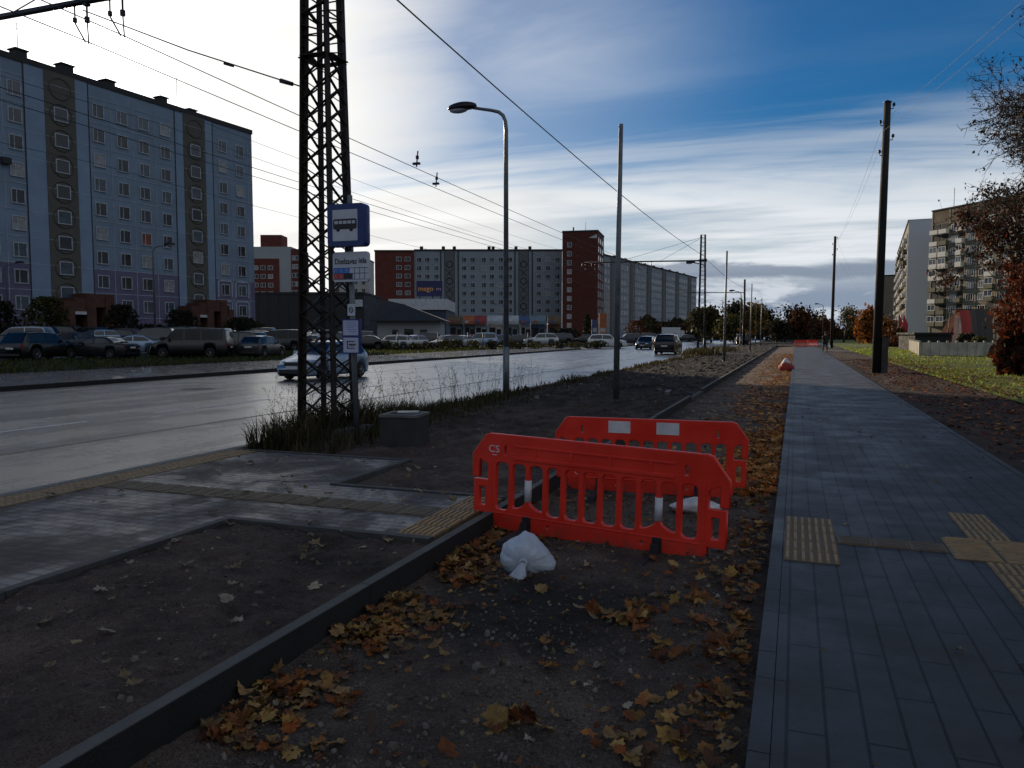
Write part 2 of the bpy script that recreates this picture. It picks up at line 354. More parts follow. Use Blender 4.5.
# ---------------------------------------------------------------- setting
def fbm(x, y, s, o=4): return noise.fractal(Vector((x*s, y*s, 3.1)), 1.0, 2.1, o)
def trench_z(x, y):
    t=(x+2.5)/2.36                                  # 0 at the left kerb, 1 at the path edge
    z=-.185+.085*min(1,max(0,t))**1.3+.03*max(0,1-abs(t)/.08)
    z+=.030*fbm(x,y,.9,3)+.017*fbm(x,y,4,4)+.008*fbm(x,y,15,3)
    z+=.03*math.exp(-((x+1.35)**2/.5+(y-5.2)**2/.5))
    return min(z,-.05)
def soil_z(x, y):
    k=min(1,max(0,(x+7.3)/.35))*min(1,max(0,(-2.58-x)/.14))
    z=-.025+k*(.040*fbm(x,y,.7,4)+.034*fbm(x,y,3.6,5)+.014*fbm(x,y,13,3))
    if 9<y: z+=k*(.10*max(0,fbm(x+9,y,.5,5))+.10*max(0,fbm(x,y+7,2.2,4))+.05*max(0,fbm(x+3,y,6,3)))
    return z
def strip_z(x, y):
    k=min(1,max(0,(x-2.5)/.3)); return -.03+k*(.03*fbm(x,y,.8,4)+.012*fbm(x,y,6,4))+.045*min(1,max(0,(x-3)/3))
def grid(name, x0, x1, ys, nx, zf, mat, colf=None):
    vs=[];fs=[]
    xs=[x0+(x1-x0)*i/nx for i in range(nx+1)]
    for y in ys:
        for x in xs: vs.append((x,y,zf(x,y)))
    n=nx+1
    for j in range(len(ys)-1):
        for i in range(nx): fs.append((j*n+i,j*n+i+1,(j+1)*n+i+1,(j+1)*n+i))
    me=bpy.data.meshes.new(name); me.from_pydata(vs,[],fs); me.materials.append(mat)
    me.polygons.foreach_set('use_smooth',[True]*len(fs))
    at=me.color_attributes.new('Col','FLOAT_COLOR','POINT'); dd=[]
    for v in vs:
        c=colf(v[0],v[1]) if colf else (1,1,1); dd+=[c[0],c[1],c[2],1]
    at.data.foreach_set('color',dd); me.update()
    return tag(link(name,me),kind='structure')
def ysteps(a, b, s0, k):
    ys=[a]; 
    while ys[-1]<b: ys.append(min(b, ys[-1]+max(s0, s0+k*max(0,ys[-1]))))
    return ys
def sheet(name, x0, x1, y0, y1, z0, z1, mat, kind='structure'):
    o=MB().bb(x0,x1,y0,y1,z0,z1).build(name,mat); return tag(o,kind=kind)
def poly_sheet(name, pts, z, mat, kind='structure'):
    o=MB().add([(x,y,z) for x,y in pts],[tuple(range(len(pts)))]).build(name,mat); return tag(o,kind=kind)
poly_sheet('ground',[(-3000,-400),(3000,-400),(3000,4000),(-3000,4000)],-.6,M_land)
sheet('road',-22.1,-7.42,-45,1200,-.5,-.1,M_road)
sheet('far_pavement',-29.6,-22.3,-45,82,-.5,.02,M_pave); sheet('far_pavement',-29.6,-22.3,97,1200,-.5,.02,M_pave)
sheet('driveway',-40,-22.1,82,97,-.5,-.09,M_lot)
fk=MB(); nk=MB()
y=-45
while y<300:
    L=1.0 if y<120 else 4
    if not (81.5<y<96.5): fk.bb(-22.3,-22.1,y+.006,y+L-.006,-.4,.045)
    if y<160: nk.bb(-7.42,-7.28,y+.006,y+L-.006,-.4,.006)
    y+=L
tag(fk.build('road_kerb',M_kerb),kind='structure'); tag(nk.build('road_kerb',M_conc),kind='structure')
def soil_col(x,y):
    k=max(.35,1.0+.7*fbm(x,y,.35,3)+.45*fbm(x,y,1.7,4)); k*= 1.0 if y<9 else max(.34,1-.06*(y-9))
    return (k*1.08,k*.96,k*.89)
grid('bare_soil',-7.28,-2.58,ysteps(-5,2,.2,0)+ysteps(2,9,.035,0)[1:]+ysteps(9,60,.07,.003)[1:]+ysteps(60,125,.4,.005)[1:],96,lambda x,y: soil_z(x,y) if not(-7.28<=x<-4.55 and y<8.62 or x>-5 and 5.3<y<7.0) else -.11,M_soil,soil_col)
def tr_col(x,y):
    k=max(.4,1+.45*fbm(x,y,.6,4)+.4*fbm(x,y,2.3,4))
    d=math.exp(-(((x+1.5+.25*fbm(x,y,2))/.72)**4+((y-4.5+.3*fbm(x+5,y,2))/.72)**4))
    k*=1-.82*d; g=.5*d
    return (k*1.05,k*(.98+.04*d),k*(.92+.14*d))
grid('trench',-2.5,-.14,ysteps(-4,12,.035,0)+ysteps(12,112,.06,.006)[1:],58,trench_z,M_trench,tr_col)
grid('soil_strip',2.48,4.9,ysteps(-5,110,.08,.008),30,strip_z,M_soil,lambda x,y:(lambda k:(.62*k,.50*k,.44*k))(max(.4,1+.6*fbm(x,y,1.5,4))))
grid('lawn',4.9,46,ysteps(-5,230,.3,.02),60,lambda x,y:.02+.05*fbm(x,y,.15,3)*min(1,(x-4.9)/2),M_lawn,lambda x,y:(lambda k:(k,k*1.0,k))(1+.5*fbm(x,y,.3,4)))
sheet('right_land',46,1600,-100,1600,-.5,.0,M_land); sheet('right_land',20,46,230,1600,-.5,.0,M_land)
sheet('left_land',-1600,-29.6,-100,82,-.5,.025,M_verge); sheet('left_land',-1600,-40,82,1600,-.5,.025,M_verge); sheet('left_land',-40,-29.6,97,1600,-.5,.025,M_verge)
tag(MB().add([(-44.5,-20,.032),(-44.5,81.5,.032),(-86,81.5,1.61),(-86,-20,1.61),(-44.5,-20,-.1),(-44.5,81.5,-.1),(-86,81.5,-.1),(-86,-20,-.1)],[(0,1,2,3),(0,3,7,4),(1,5,6,2),(2,6,7,3)]).build('parking_lot',M_lot),kind='structure'); sheet('parking_lot',-70,-34,98,210,.0,.032,M_lot)
sheet('far_verge',-7.42,20,125,1600,-.5,-.03,M_verge); sheet('far_verge',-2.5,6.3,112,125,-.5,-.03,M_soil); sheet('far_verge',6.3,20,230,1600,-.5,-.031,M_verge)
# footpath with edging stones
sheet('footpath',-.055,2.4,-5,108,-.4,0,M_path)
vs=[(-.05,108),(2.4,108),(8,160),(30,260),(26,262),(4,165)]
poly_sheet('footpath',vs,.012,M_path); poly_sheet('footpath_slab',[(2.48,76),(5.6,75.2),(5.6,79),(2.48,80)],.03,M_conc)
pk=MB(); y=-5
while y<108:
    L=1.0 if y<40 else 3
    pk.bb(-.14,-.058,y+.004,y+L-.004,-.4,.004); pk.bb(2.403,2.48,y+.004,y+L-.004,-.4,.004); y+=L
tag(pk.build('path_kerb',M_path),kind='structure')
# left kerb of the trench
lk=MB(); y=-5
while y<108:
    L=3.2 if abs(y+5)<.01 else 3.0 if y<7 else 2.6
    if not (20.0<=y<20.4): 
        j=.008*fbm(y,1,.9,2); lk.bb(-2.582+j,-2.5+j,y+.002,y+L-.002,-.45,.012+.006*fbm(1,y,.7,2))
    y+=L
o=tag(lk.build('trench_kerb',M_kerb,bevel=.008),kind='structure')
tag(MB().box(-3.2,20.9,.03,.13,1.0,.1,R(5)).build('kerbstone',M_conc,bevel=.008),'single loose concrete kerbstone lying on bare soil left of the gap in the kerb','kerbstone')
# bus stop platform
MP=lambda n,x0,x1,y0,y1,m,z=.0: sheet(n,x0,x1,y0,y1,-.3,z,m)
MP('bus_platform',-6.85,-4.62,-5,8.6,M_plat); MP('bus_platform',-4.62,-2.985,5.38,6.93,M_plat)
pe=MB(); 
for k in range(10): pe.bb(-4.618,-4.54,-5+k*1.037,-5+(k+1)*1.037-.008,-.3,.016)
for k in range(3): pe.bb(-4.618,-4.54,6.94+k*.56,6.94+(k+1)*.56-.008,-.3,.016)
pe.bb(-4.538,-2.64,5.3,5.376,-.3,.014); pe.bb(-4.538,-2.64,6.934,7.0,-.3,.014); pe.bb(-7.28,-4.54,8.604,8.68,-.3,.012)
tag(pe.build('platform_kerb',PM('platform_kerb',(.065,.064,.064),(.035,.034,.034),.8,5,.4,60,dirt=(.045,.037,.032))),kind='structure')
def tactile(name, x0, x1, y0, y1, mat, z=.004, ribs='y', domes=False):
    mb=MB(); s=.3
    nx=max(1,round((x1-x0)/s)); ny=max(1,round((y1-y0)/s))
    for i in range(nx):
        for j in range(ny):
            a0,a1=x0+(x1-x0)*i/nx,x0+(x1-x0)*(i+1)/nx; b0,b1=y0+(y1-y0)*j/ny,y0+(y1-y0)*(j+1)/ny
            mb.bb(a0+.003,a1-.003,b0+.003,b1-.003,-.05,z,1)
            if domes:
                for p in range(4):
                    for q in range(4):
                        mb.box(a0+(a1-a0)*(p+.5)/4,b0+(b1-b0)*(q+.5)/4,z+.004,.042,.042,.009,top=.6)
            elif ribs=='y':
                n=max(2,round((a1-a0)/.052))
                for p in range(n): mb.box(a0+(a1-a0)*(p+.5)/n,(b0+b1)/2,z+.005,.028,b1-b0-.02,.012,top=.72)
            else:
                n=max(2,round((b1-b0)/.052))
                for p in range(n): mb.box((a0+a1)/2,b0+(b1-b0)*(p+.5)/n,z+.005,a1-a0-.02,.028,.012,top=.72)
    return tag(mb.build(name,[mat,M_tacg]),kind='structure')
M_tacg=PM('tactile_groove',(.15,.102,.052),(.095,.066,.036),.7,12,.2,50)
tactile('tactile_paving',-7.27,-6.86,-5,8.6,M_tac,.004,domes=True)
tactile('tactile_paving',-6.84,-3.0,6.0,6.34,M_tacd,.005,ribs='x')
tactile('tactile_paving',-2.98,-2.64,5.4,6.92,M_tac,.006,ribs='y')
tactile('tactile_paving',-.05,.33,5.7,7.1,M_tac,.006,ribs='y')
tactile('tactile_paving',.335,1.09,6.3,6.54,M_tacd,.006,ribs='x')
tactile('tactile_paving',1.095,1.74,6.14,6.77,M_tac,.006,ribs='x')
tactile('tactile_paving',1.3,1.6,6.775,7.75,M_tac,.006,ribs='y')
tactile('tactile_paving',1.28,1.58,4.4,6.135,M_tac,.006,ribs='y')
# road markings, manhole, seams
mk=MB(); y=-20.5
while y<260:
    mk.add([(-12.97,y,-.095),(-12.85,y,-.095),(-12.85,y+3.9,-.095),(-12.97,y+3.9,-.095)],[(0,1,2,3)]); y+=5.55
mk.add([(-17.6,25,-.095),(-17.5,25,-.095),(-17.5,420,-.095),(-17.6,420,-.095)],[(0,1,2,3)])
tag(mk.build('lane_markings',M_mark),kind='structure')
tag(MB().add([(-10.52,-40,-.096),(-10.44,-40,-.096),(-10.36,400,-.096),(-10.44,400,-.096)],[(0,1,2,3)]).build('asphalt_seam',M_wire),kind='structure')
mh=thing('manhole_cover','round dark manhole cover set in the wet road before the far kerb','manhole cover',(-17.3,18.9,-.1))
MB().lathe([(0,.006),(.36,.006),(.37,.003)],28).build('lid',M_dsteel,mh); MB().lathe([(.375,.0),(.375,.012),(.47,.012),(.49,.0)],28).build('ring',M_conc,mh)
tag(MB().bb(-2.64,-2.48,20.1,22.9,-.5,-.035).build('trench_kerb',M_concd),kind='structure')
# ---------------------------------------------------------------- barriers
BH=.80
def barrier_outline():
    # the plate: body between x=-.86 and .86, hooks and loops at both ends
    def end(sg):          # right-hand end, bottom to top: lower loop, gap, hanging hook, bevelled corner
        return [(sg*x,z) for x,z in ((.80,0),(.85,.04),(.85,.125),(.972,.125),(.972,.40),(.85,.40),(.85,.545),(.925,.585),(.935,.575),(.935,.43),(.988,.43),(.988,.62),(.875,BH-.012),(.84,BH))]
    outer=end(1)+end(-1)[::-1]
    loops=[outer]; n=11; x0=-.80; pitch=1.60/n
    for sg in (-1,1): loops.append(rrect(min(sg*.872,sg*.935),max(sg*.872,sg*.935),.175,.35,.012,2))
    for i in range(n):
        a=x0+i*pitch+.0125; b=x0+(i+1)*pitch-.0125
        zt=.575; 
        near=[p for p in (1.5,8.5) if abs(i-p)<1]
        zb=.155
        if i in (1,2,9,8):     # raised hump beside the foot sockets
            hi=.225; lo=.165; r=.04
            left = i in (1,8)
            pts=rrect(a,b,lo,zt,.045)
            q=[]
            for (px_,pz) in pts:
                t=(px_-a)/(b-a); t=t if left else 1-t
                k=max(0,1-(pz-lo)/.2); q.append((px_, pz+(hi-lo)*k*t))
            loops.append(q)
        else: loops.append(rrect(a,b,zb,zt,.045))
    for x in (-.70,.70): loops.append(rrect(x-.017,x+.017,.625,.715,.016)); 
    for x in (-.33,.40): loops.append(rrect(x-.018,x+.018,.055,.095,.017))
    return loops
plate_me=outline_mesh(barrier_outline(),.017,.007,'panel',M_orange)
plate_simple=plate_me
def barrier(label, loc, rz, tagmark=False, white_blocks=False, sleeve=True, foot_z=0.0, group=None):
    t=thing('pedestrian_barrier',label,'barrier',loc,rz,group)
    link('panel',plate_me,t)
    rb=MB()
    for z0,z1,y in ((.60,.63,-.028),(.705,.725,-.026)) if not white_blocks else (): rb.bb(-.62,.62,y-.006,-.018,z0,z1)
    for sx in (-.45,-.15,.15,.45) if not white_blocks else (): rb.bb(sx-.012,sx+.012,-.032,-.018,.63,.705)
    for s in (-1,1): rb.bb(s*.825-.010,s*.825+.010,-.03,-.018,.16,.58)
    rb.bb(-.8,.8,-.028,-.018,.125,.14)
    rb.build('stiffening_rib',M_orange,t,bevel=.004)
    for fx in (-.80+1.60/11*2,-.80+1.60/11*9):
        if sleeve:
            MB().tube([(fx,-.003,.26),(fx,-.003,.44)],.0275,12).build('reflective_sleeve',M_white,t)
        so_=MB(); so_.bb(fx-.035,fx+.035,-.034,-.016,-.02,.135); so_.build('foot_socket',M_rubber,t,bevel=.006)
        f=MB(); f.box(fx,-.13,foot_z,.075,.80,.075,0,0,.9); f.box(fx,-.02,foot_z+.05,.07,.16,.10,0,0,.8)
        f.build('foot',M_rubber,t,bevel=.008)
    if white_blocks:
        for x in (-.30,.20): MB().bb(x-.115,x+.115,-.0265,-.022,.645,.775).build('reflective_plate',M_white,t)
    if tagmark:
        me=text_mesh('CS',.085,M_white,.001); link('logo',me,t,(-.80,-.0255,.675),(R(90),0,0))
        MB().bb(-.815,-.775,-.0262,-.0252,.624,.630).build('logo_line',M_white,t)
    return t
def place(a, b):        # ends in (right, ahead) coordinates -> centre and heading
    A=Vector(cw(*a)); B=Vector(cw(*b)); m=(A+B)/2; d=B-A; return m, math.atan2(d.y,d.x), d.length
m,rz,L=place((-.40,6.95),(1.70,5.78)); print('front barrier length',L)
t=barrier('nearest red plastic barrier with a white CS mark and a sandbag at its left foot',(m.x,m.y,-.148),rz,True,False,True,.0); t.scale=(L/1.97*.95,1,1.05); t.rotation_euler.y=R(1.3)
m,rz,L=place((.50,8.62),(2.46,7.98)); print('rear barrier length',L)
t=barrier('red plastic barrier behind the front one with two white reflective plates on its top band',(m.x,m.y,-.125),rz,False,True,False,-.02); t.scale=(L/1.97,1,1.0)
bl=[('red plastic barrier closing the far end of the trench, left one of two',800.5,98),('red plastic barrier at the far end beside the walking person, right one of two',812,101)]
for i,(lb,px,yc) in enumerate(bl):
    x,y=P(px,yc); t=barrier(lb,(x,y,-.05),R(20+(-14,8)[i]),False,False,False,-.03,'red barriers across the far end of the trench'); t.scale=(.78,1,1.1)

# ---------------------------------------------------------------- sandbags
def sack(name,label,loc,rz,w,h,d,mat,seed,tie=True,cat='sandbag',pale=None):
    t=thing(name,label,cat,loc,rz); rnd=random.Random(seed)
    nu,nv=56,30; vs=[];fs=[]
    for j in range(nv+1):
        th=math.pi*j/nv                       # 0 at the tied mouth
        for i in range(nu):
            ph=2*math.pi*i/nu
            r=math.sin(th)**.8
            pl=math.exp(-th*1.1)
            r*=1+(.085*pl*math.sin(9*ph+seed+1.5*th+1.6*math.sin(2*ph+seed))+.07*pl*math.sin(17*ph+2.1*seed+1.3*math.sin(3*ph)))*min(1,th*3)*(.55+.9*abs(math.sin(1.5*ph+.7)))
            ax=-math.cos(th)                 # along the axis, mouth at -1
            if th<.9: ax=-math.cos(th)+.10*(1-th/.9)**2
            x=r*math.cos(ph)*w/2; z=r*math.sin(ph)*h/2; y=ax*d/2
            n=noise.fractal(Vector((x*6+seed,y*6,z*6)),1,2,3); k=1+.17*n
            x*=k;z*=k
            if x>0: x*=1+.30*max(0,1-(z/h+.42)/.75)
            if x<0: x*=1-.10*max(0,(z/h))
            z=z+h*.42
            z+=.16*h*max(0,1-abs(x+.0*w)/(w*.32))*max(0,math.sin(ph))*math.sin(th)   # peak on top
            if z<0: z=z*.08
            vs.append((x,y-.12*h*(z/h),max(-.01,z)))
    for j in range(nv):
        for i in range(nu):
            i2=(i+1)%nu; fs.append((j*nu+i,(j+1)*nu+i,(j+1)*nu+i2,j*nu+i2))
    mb=MB().add(vs,fs,0,True); mb.build('sack',mat,t)
    if tie:
        y0=-d/2+.0; z0=h*.42
        k=MB(); ring=[]
        for a in range(11): ring.append((.026*math.cos(a*.628),y0-.012,z0+.026*math.sin(a*.628)))
        k.tube(ring,.011,6,caps=False); k.build('tie',mat,t)
        tf=MB(); vv=[];ff=[]
        for j in range(9):
            s=j/8
            for i in range(20):
                a=2*math.pi*i/20; rr=(.018+.034*s)*(1+.35*s*math.sin(5*a))
                vv.append((rr*math.cos(a)*1.0-.035*s, y0-.01-.055*s+.5*rr*math.sin(a)*.4, z0-.085*s*1.1+rr*math.sin(a)*(1-.3*s)))
        for j in range(8):
            for i in range(20):
                i2=(i+1)%20; ff.append((j*20+i,j*20+i2,(j+1)*20+i2,(j+1)*20+i))
        ff.append(tuple(8*20+i for i in range(20)))
        tf.add(vv,ff,0,True).build('tied_neck',mat,t)
    return t
x,y=G(520,576,-.16); sack('sandbag','white tied sandbag slumped on the left foot of the front red barrier',(x,y+.12,trench_z(x,y+.12)-.01),R(14),.37,.285,.36,M_sack,3)
M_sack2=PM('pale_sack',(.62,.60,.62),(.45,.42,.42),.7,8,.3,80)
x,y=G(694,512,-.12); sack('sandbag','flat pale sandbag lying behind the front barrier on the right foot of the rear one',(x,y+.05,trench_z(x,y)-.01),R(10),.44,.13,.3,M_sack2,5,False)
x,y=G(786,371,-.10)
M_redsack=PM('red_sack',(.42,.05,.035),(.28,.04,.03),.7,6,.3,60)
t=sack('red_sack','lumpy red sack with a white top standing at the trench edge beside the footpath','sack' and (x,y,trench_z(min(x,-.3),y)),R(0),.62,.44,.5,M_redsack,9,False,'sack')
MB().lathe([(.0,.60),(.05,.585),(.11,.52),(.19,.40),(.225,.33),(.20,.31)],14).build('white_top',M_sack2,t,(0,-.03,0))

# ---------------------------------------------------------------- lattice masts and overhead line
def mast(label, x, y, H=9.2, a=.64, arm=9.4, group='lattice masts of the overhead line'):
    t=thing('lattice_mast',label,'mast',(x,y,-.03),0,group)
    def hw(z): return a/2*(1-.052*z) if z<5.78 else a/2*(1-.052*5.78-.04*(z-5.78))
    zs=5.78
    for sx in (-1,1):
        for sy in (-1,1):
            mb=MB()
            for z0,z1 in ((0,zs),(zs,H)):
                p=Vector((sx*hw(z0),sy*hw(z0),z0)); q=Vector((sx*hw(z1),sy*hw(z1),z1))
                mb.bar(p,q,.10,.018); mb.bar(p+Vector((-sx*.04,-sy*.04,0)),q+Vector((-sx*.04,-sy*.04,0)),.018,.09)
            mb.build('leg',M_rust,t)
    for f in range(4):
        mb=MB(); 
        def pt(s,z):
            h=hw(z)
            return {0:(s*h,-h,z),1:(h,s*h,z),2:(-s*h,h,z),3:(-h,-s*h,z)}[f]
        n=18; dz=zs/n
        for i in range(n):
            z0=i*dz
            mb.bar(pt(-1,z0),pt(1,z0+dz),.042,.012); mb.bar(pt(1,z0),pt(-1,z0+dz),.042,.012)
        n2=11; d2=(H-zs)/n2
        for i in range(n2):
            s=1 if i%2 else -1
            z0=zs+i*d2; mb.bar(pt(-s,z0+d2*.5),pt(s,z0+d2*.0),.06,.014); mb.bar(pt(-1,z0+d2*.0),pt(1,z0),.03,.01)
        mb.bar(pt(-1,zs),pt(1,zs),.15,.014); mb.bar(pt(-1,H),pt(1,H),.06,.012)
        mb.build('lattice_panel',M_rust,t)
    ar=MB(); ar.tube([(0,0,7.25),(-arm*.5,0,7.33),(-arm,0,7.38)],.055,8); ar.box(-.0,0,7.25,.6,.5,.14)
    ar.build('bracket_arm',M_dsteel,t)
    for L in (3.2,6.6):
        MB().tube([(0,0,H-.15),(-L,0,7.36)],.012,5).build('stay_rod',M_wire,t)
    for L in WX:
        h=MB(); dx=L-x
        h.tube([(dx-.28,0,7.33),(dx-.28,0,7.0),(dx-.06,0,6.66)],.014,5); h.box(dx-.28,0,7.05,.05,.05,.08); h.tube([(dx,0,7.33),(dx,0,6.98)],.018,5); h.box(dx,0,7.02,.06,.06,.10); h.tube([(dx,0,6.98),(dx+.02,0,6.62)],.012,5)
        h.box(dx,0,7.30,.09,.08,.10); h.build('wire_hanger',M_dsteel,t)
    MB().box(0,0,.02,a+.35,a+.35,.34).build('footing',M_concd,t)
    return t
WX=(-10.75,-11.55,-15.3,-16.1)
TX,TY=-6.82,10.25
mast('rusty lattice mast rising out of the weeds next to the bus stop sign',TX,TY)
mast('full-height rusty lattice mast farther along the road, at the end of the long block',TX,60.9)
t=thing('bracket_pole','dark solid pole with a long bracket arm over the road beyond the two lattice masts','mast',(TX,112,-.03))
MB().tube([(0,0,0),(0,0,9.2)],[.20,.14],10).build('pole',M_dsteel,t)
MB().tube([(0,0,7.4),(-9.4,0,7.5)],.06,6).build('bracket_arm',M_dsteel,t)
def wire(label, pts, r=.008, cat='wire', group=None, name='overhead_wire', sag=0.0):
    out=[]
    for a,b in zip(pts[:-1],pts[1:]):
        a,b=Vector(a),Vector(b); n=14
        for i in range(n+(b is pts[-1])):
            s=i/n; p=a.lerp(b,s); p.z-=sag*4*s*(1-s)*(a-b).length/50; out.append(p)
    out.append(Vector(pts[-1]))
    o=MB().tube(out,r,5).build(name,M_wire); return tag(o,label,cat,group)
ys=[-40,TY,60.9,112,165,230]
for i,(xx,lb) in enumerate(zip(WX,['trolleybus contact wire over the nearest lane, closest to the lattice masts','second trolleybus contact wire over the near lanes','trolleybus contact wire over the far lanes, nearer of its pair','trolleybus contact wire farthest across the road'])):
    wire(lb,[(xx,yy,6.62) for yy in ys],.010,'wire','trolleybus contact wires',sag=.12)
wire('thick dark cable running from the near lattice mast to the next mast',[(TX,yy,8.0 if yy>70 else 7.62) for yy in ys[1:]],.016,'cable',name='feeder_cable',sag=.35)
wire('thin wire above the far lanes in front of the left apartment block',[(-19.5,yy,8.4) for yy in (-40,20,75,130,200)],.008,'wire',sag=.3)
wire('upper thin wire crossing the front of the left apartment block',[(-21.0,yy,9.6) for yy in (-40,20,75,130,200)],.008,'wire',sag=.3)
wire('thin wire beside the far kerb, lowest of those before the apartment blocks',[(-22.5,yy,7.4) for yy in (-40,20,75,130,200)],.008,'wire',sag=.3)
t=thing('guy_wire','wire with dark insulators running from the overhead bracket down to the near mast','wire',(0,0,0))
A_=Vector((-11.3,TY-.3,7.0)); B_=Vector((TX-.2,TY-.2,5.30))
MB().tube([A_,A_.lerp(B_,.5)-Vector((0,0,.05)),B_],.011,5).build('strand',M_wire,t)
MB().tube([A_.lerp(B_,.90)-Vector((0,0,.02)),A_.lerp(B_,.95)-Vector((0,0,.01))],[.035,.03],8).build('insulator',M_dsteel,t)
MB().tube([A_.lerp(B_,.66)-Vector((0,0,.06)),A_.lerp(B_,.70)-Vector((0,0,.05))],[.02,.02],8).build('insulator',M_dsteel,t)
# section insulators riding on two wires
for k,(px,lb) in enumerate(((418,'small upright wire clamp on the contact wires, left of two'),(437,'small upright wire clamp on the contact wires, right of two'))):
    kx=WX[k]; s=math.tan(math.atan((px-512)/F)-YAW); yy=-kx/abs(s) if s<0 else 30
    yy=abs(kx/s)
    mb=MB(); mb.tube([(kx,yy,6.58),(kx+.05,yy,7.05)],.02,6); mb.box(kx,yy,6.68,.22,.10,.06); mb.box(kx+.03,yy,6.86,.07,.07,.1)
    tag(mb.build('wire_clamp',M_dsteel),lb,'wire clamp')

# ---------------------------------------------------------------- bus stop sign and concrete box
M_blue=PM('sign_blue',(.010,.030,.165),(.008,.025,.14),.4,3); M_signw=PM('sign_white',(.50,.53,.60),(.42,.45,.52),.4,3); M_blk=PM('sign_black',(.012,.012,.014),(.009,.009,.01),.5,3)
M_red=PM('sign_red',(.45,.04,.03),(.36,.035,.03),.45,4); M_lblue=PM('route_blue',(.05,.17,.55),(.045,.15,.48),.45,3)
bx,by=G(357.5,443,0); bs=thing('bus_stop_sign','blue bus stop sign on a steel post with a white name plate and timetable sheets','sign',(bx,by,-.02),R(2))
MB().tube([(0,.0,0),(-.05,0,1.5),(-.075,0,3.62)],.038,12).build('post',M_steel,bs)
sg=outline_mesh([rrect(-.295,.295,-.295,.295,.055,5)],.075,.006,'sign_box',M_blue); sb=link('sign_box',sg,bs,(-.03,-.12,3.17))
pl=outline_mesh([rrect(-.20,.20,-.225,.215,.01,2)],.002,0,'pictogram_field',M_signw); pf=link('pictogram_field',pl,sb,(-.01,-.0835,0))
bm=MB(); y0=-.0966
busb=outline_mesh([rrect(-.185,.195,-.06,.085,.028,3),rrect(-.165,-.105,.015,.062,.006,2),rrect(-.095,-.035,.015,.062,.006,2),rrect(-.025,.035,.015,.062,.006,2),rrect(.045,.105,.015,.062,.006,2),rrect(.115,.172,.015,.062,.006,2)],.002,0,'bus_pictogram',M_blk)
link('bus_pictogram',busb,sb,(-.015,-.087,-.0))
for xx in (-.12,.09): MB().lathe([(0,-.0045),(.030,-.0045),(.030,0)],18,0,(xx,-.0855,-.062),'y').build('pictogram_wheel',M_blk,sb)
np_=outline_mesh([rrect(-.335,.325,-.235,.235,.05,4)],.02,.003,'name_plate',M_signw); npo=link('name_plate',np_,bs,(-.005,-.09,2.585)); npo.scale=(.88,1,.90)
link('lettering',text_mesh('Dzelzavas',.125,M_blk,.0015,.0015,.40),npo,(-.095,-.0255,.085),(R(90),0,0)); link('lettering',text_mesh('iela',.125,M_blk,.0015,.0015,.14),npo,(.215,-.0255,.093),(R(90),0,0))
cells=[(-.325,-.03,-.10,-.02,M_lblue),(-.325,-.135,-.19,-.105,M_red),(-.13,.03,-.19,-.105,M_blk)]
for x0,x1,z0,z1,mm in cells: MB().bb(x0,x1,-.0265,-.0235,z0,z1).build('route_panel',mm,npo)
gl=MB()
for xx in (-.228,-.13,-.03,.065,.16,.25): gl.bb(xx-.003,xx+.003,-.028,-.0267,-.195,-.015)
for zz_ in (-.197,-.1025,-.016): gl.bb(-.327,.318,-.0282,-.0268,zz_-.003,zz_+.003)
gl.build('route_grid',M_signw if False else M_blue,npo)
for xx,zz_ in ((-.285,-.06),(-.18,-.06),(-.08,-.06),(-.285,-.15),(-.18,-.15)):
    md=MB(); md.bar((xx-.02,-.0275,zz_-.026),(xx,-.0275,zz_+.026),.010,.002); md.bar((xx+.02,-.0275,zz_-.026),(xx,-.0275,zz_+.026),.010,.002); md.build('route_mark',M_signw,npo)
s1=outline_mesh([rrect(-.06,.06,-.085,.085,.008,2)],.006,0,'notice',M_signw); so1=link('notice',s1,bs,(-.045,-.048,1.97))
MB().tube([(.03*math.cos(a*.5236),-.008,.035*math.sin(a*.5236)) for a in range(13)],.006,4,caps=False).build('notice_emblem',M_blk,so1)
MB().bar((-.02,-.0085,.02),(.022,-.0085,-.022),.008,.003).build('notice_emblem',M_blk,so1)
fr=outline_mesh([rrect(-.16,.16,-.29,.29,.01,2)],.014,.002,'timetable_frame',M_blue); fro=link('timetable_frame',fr,bs,(-.035,-.06,1.585)); fro.scale=(.92,1,.86)
M_paper=PM('timetable_paper',(.45,.46,.62),(.38,.39,.54),.5,5)
for zz_ in (.145,-.145):
    pp=link('timetable_sheet',outline_mesh([rrect(-.142,.125,-.125,.125,.004,1)],.002,0,'timetable_sheet',M_paper),fro,(0,-.0185,zz_))
    pr=MB()
    if zz_>0:
        for k,(a,b) in enumerate(((-.08,.1),(-.08,.08),(-.06,.1),(-.09,.04),(-.07,.1),(-.05,.09))): pr.bb(a,b,-.0045,-.0025,.10-k*.033-.004,.10-k*.033+.004)
    else:
        for (a,b,c,d_) in ((-.075,.06,.055,.07),(-.075,-.06,-.045,.07),(-.075,.06,-.06,-.045),(-.045,.085,0,.02),(-.03,.05,-.02,-.008)): pr.bb(a,b,-.0045,-.0025,c,d_)
    pr.build('timetable_print',M_lblue if zz_>0 else M_blk,pp)
x,y=G(397,447,0); cb_=thing('concrete_box','low square concrete utility box with a pale rim beside the bus stop sign','utility box',(x+.02,y+.2,-.05),R(6))
MB().box(0,0,.24,.56,.56,.48,0,0,.97).build('body',PM('box_concrete',(.038,.036,.034),(.018,.017,.016),.85,5,.5,60),cb_,bevel=.02)
rim=MB()
for sx,sy,lx,ly in ((0,-.245,.57,.08),(0,.245,.57,.08),(-.245,0,.08,.41),(.245,0,.08,.41)): rim.box(sx,sy,.495,lx,ly,.045)
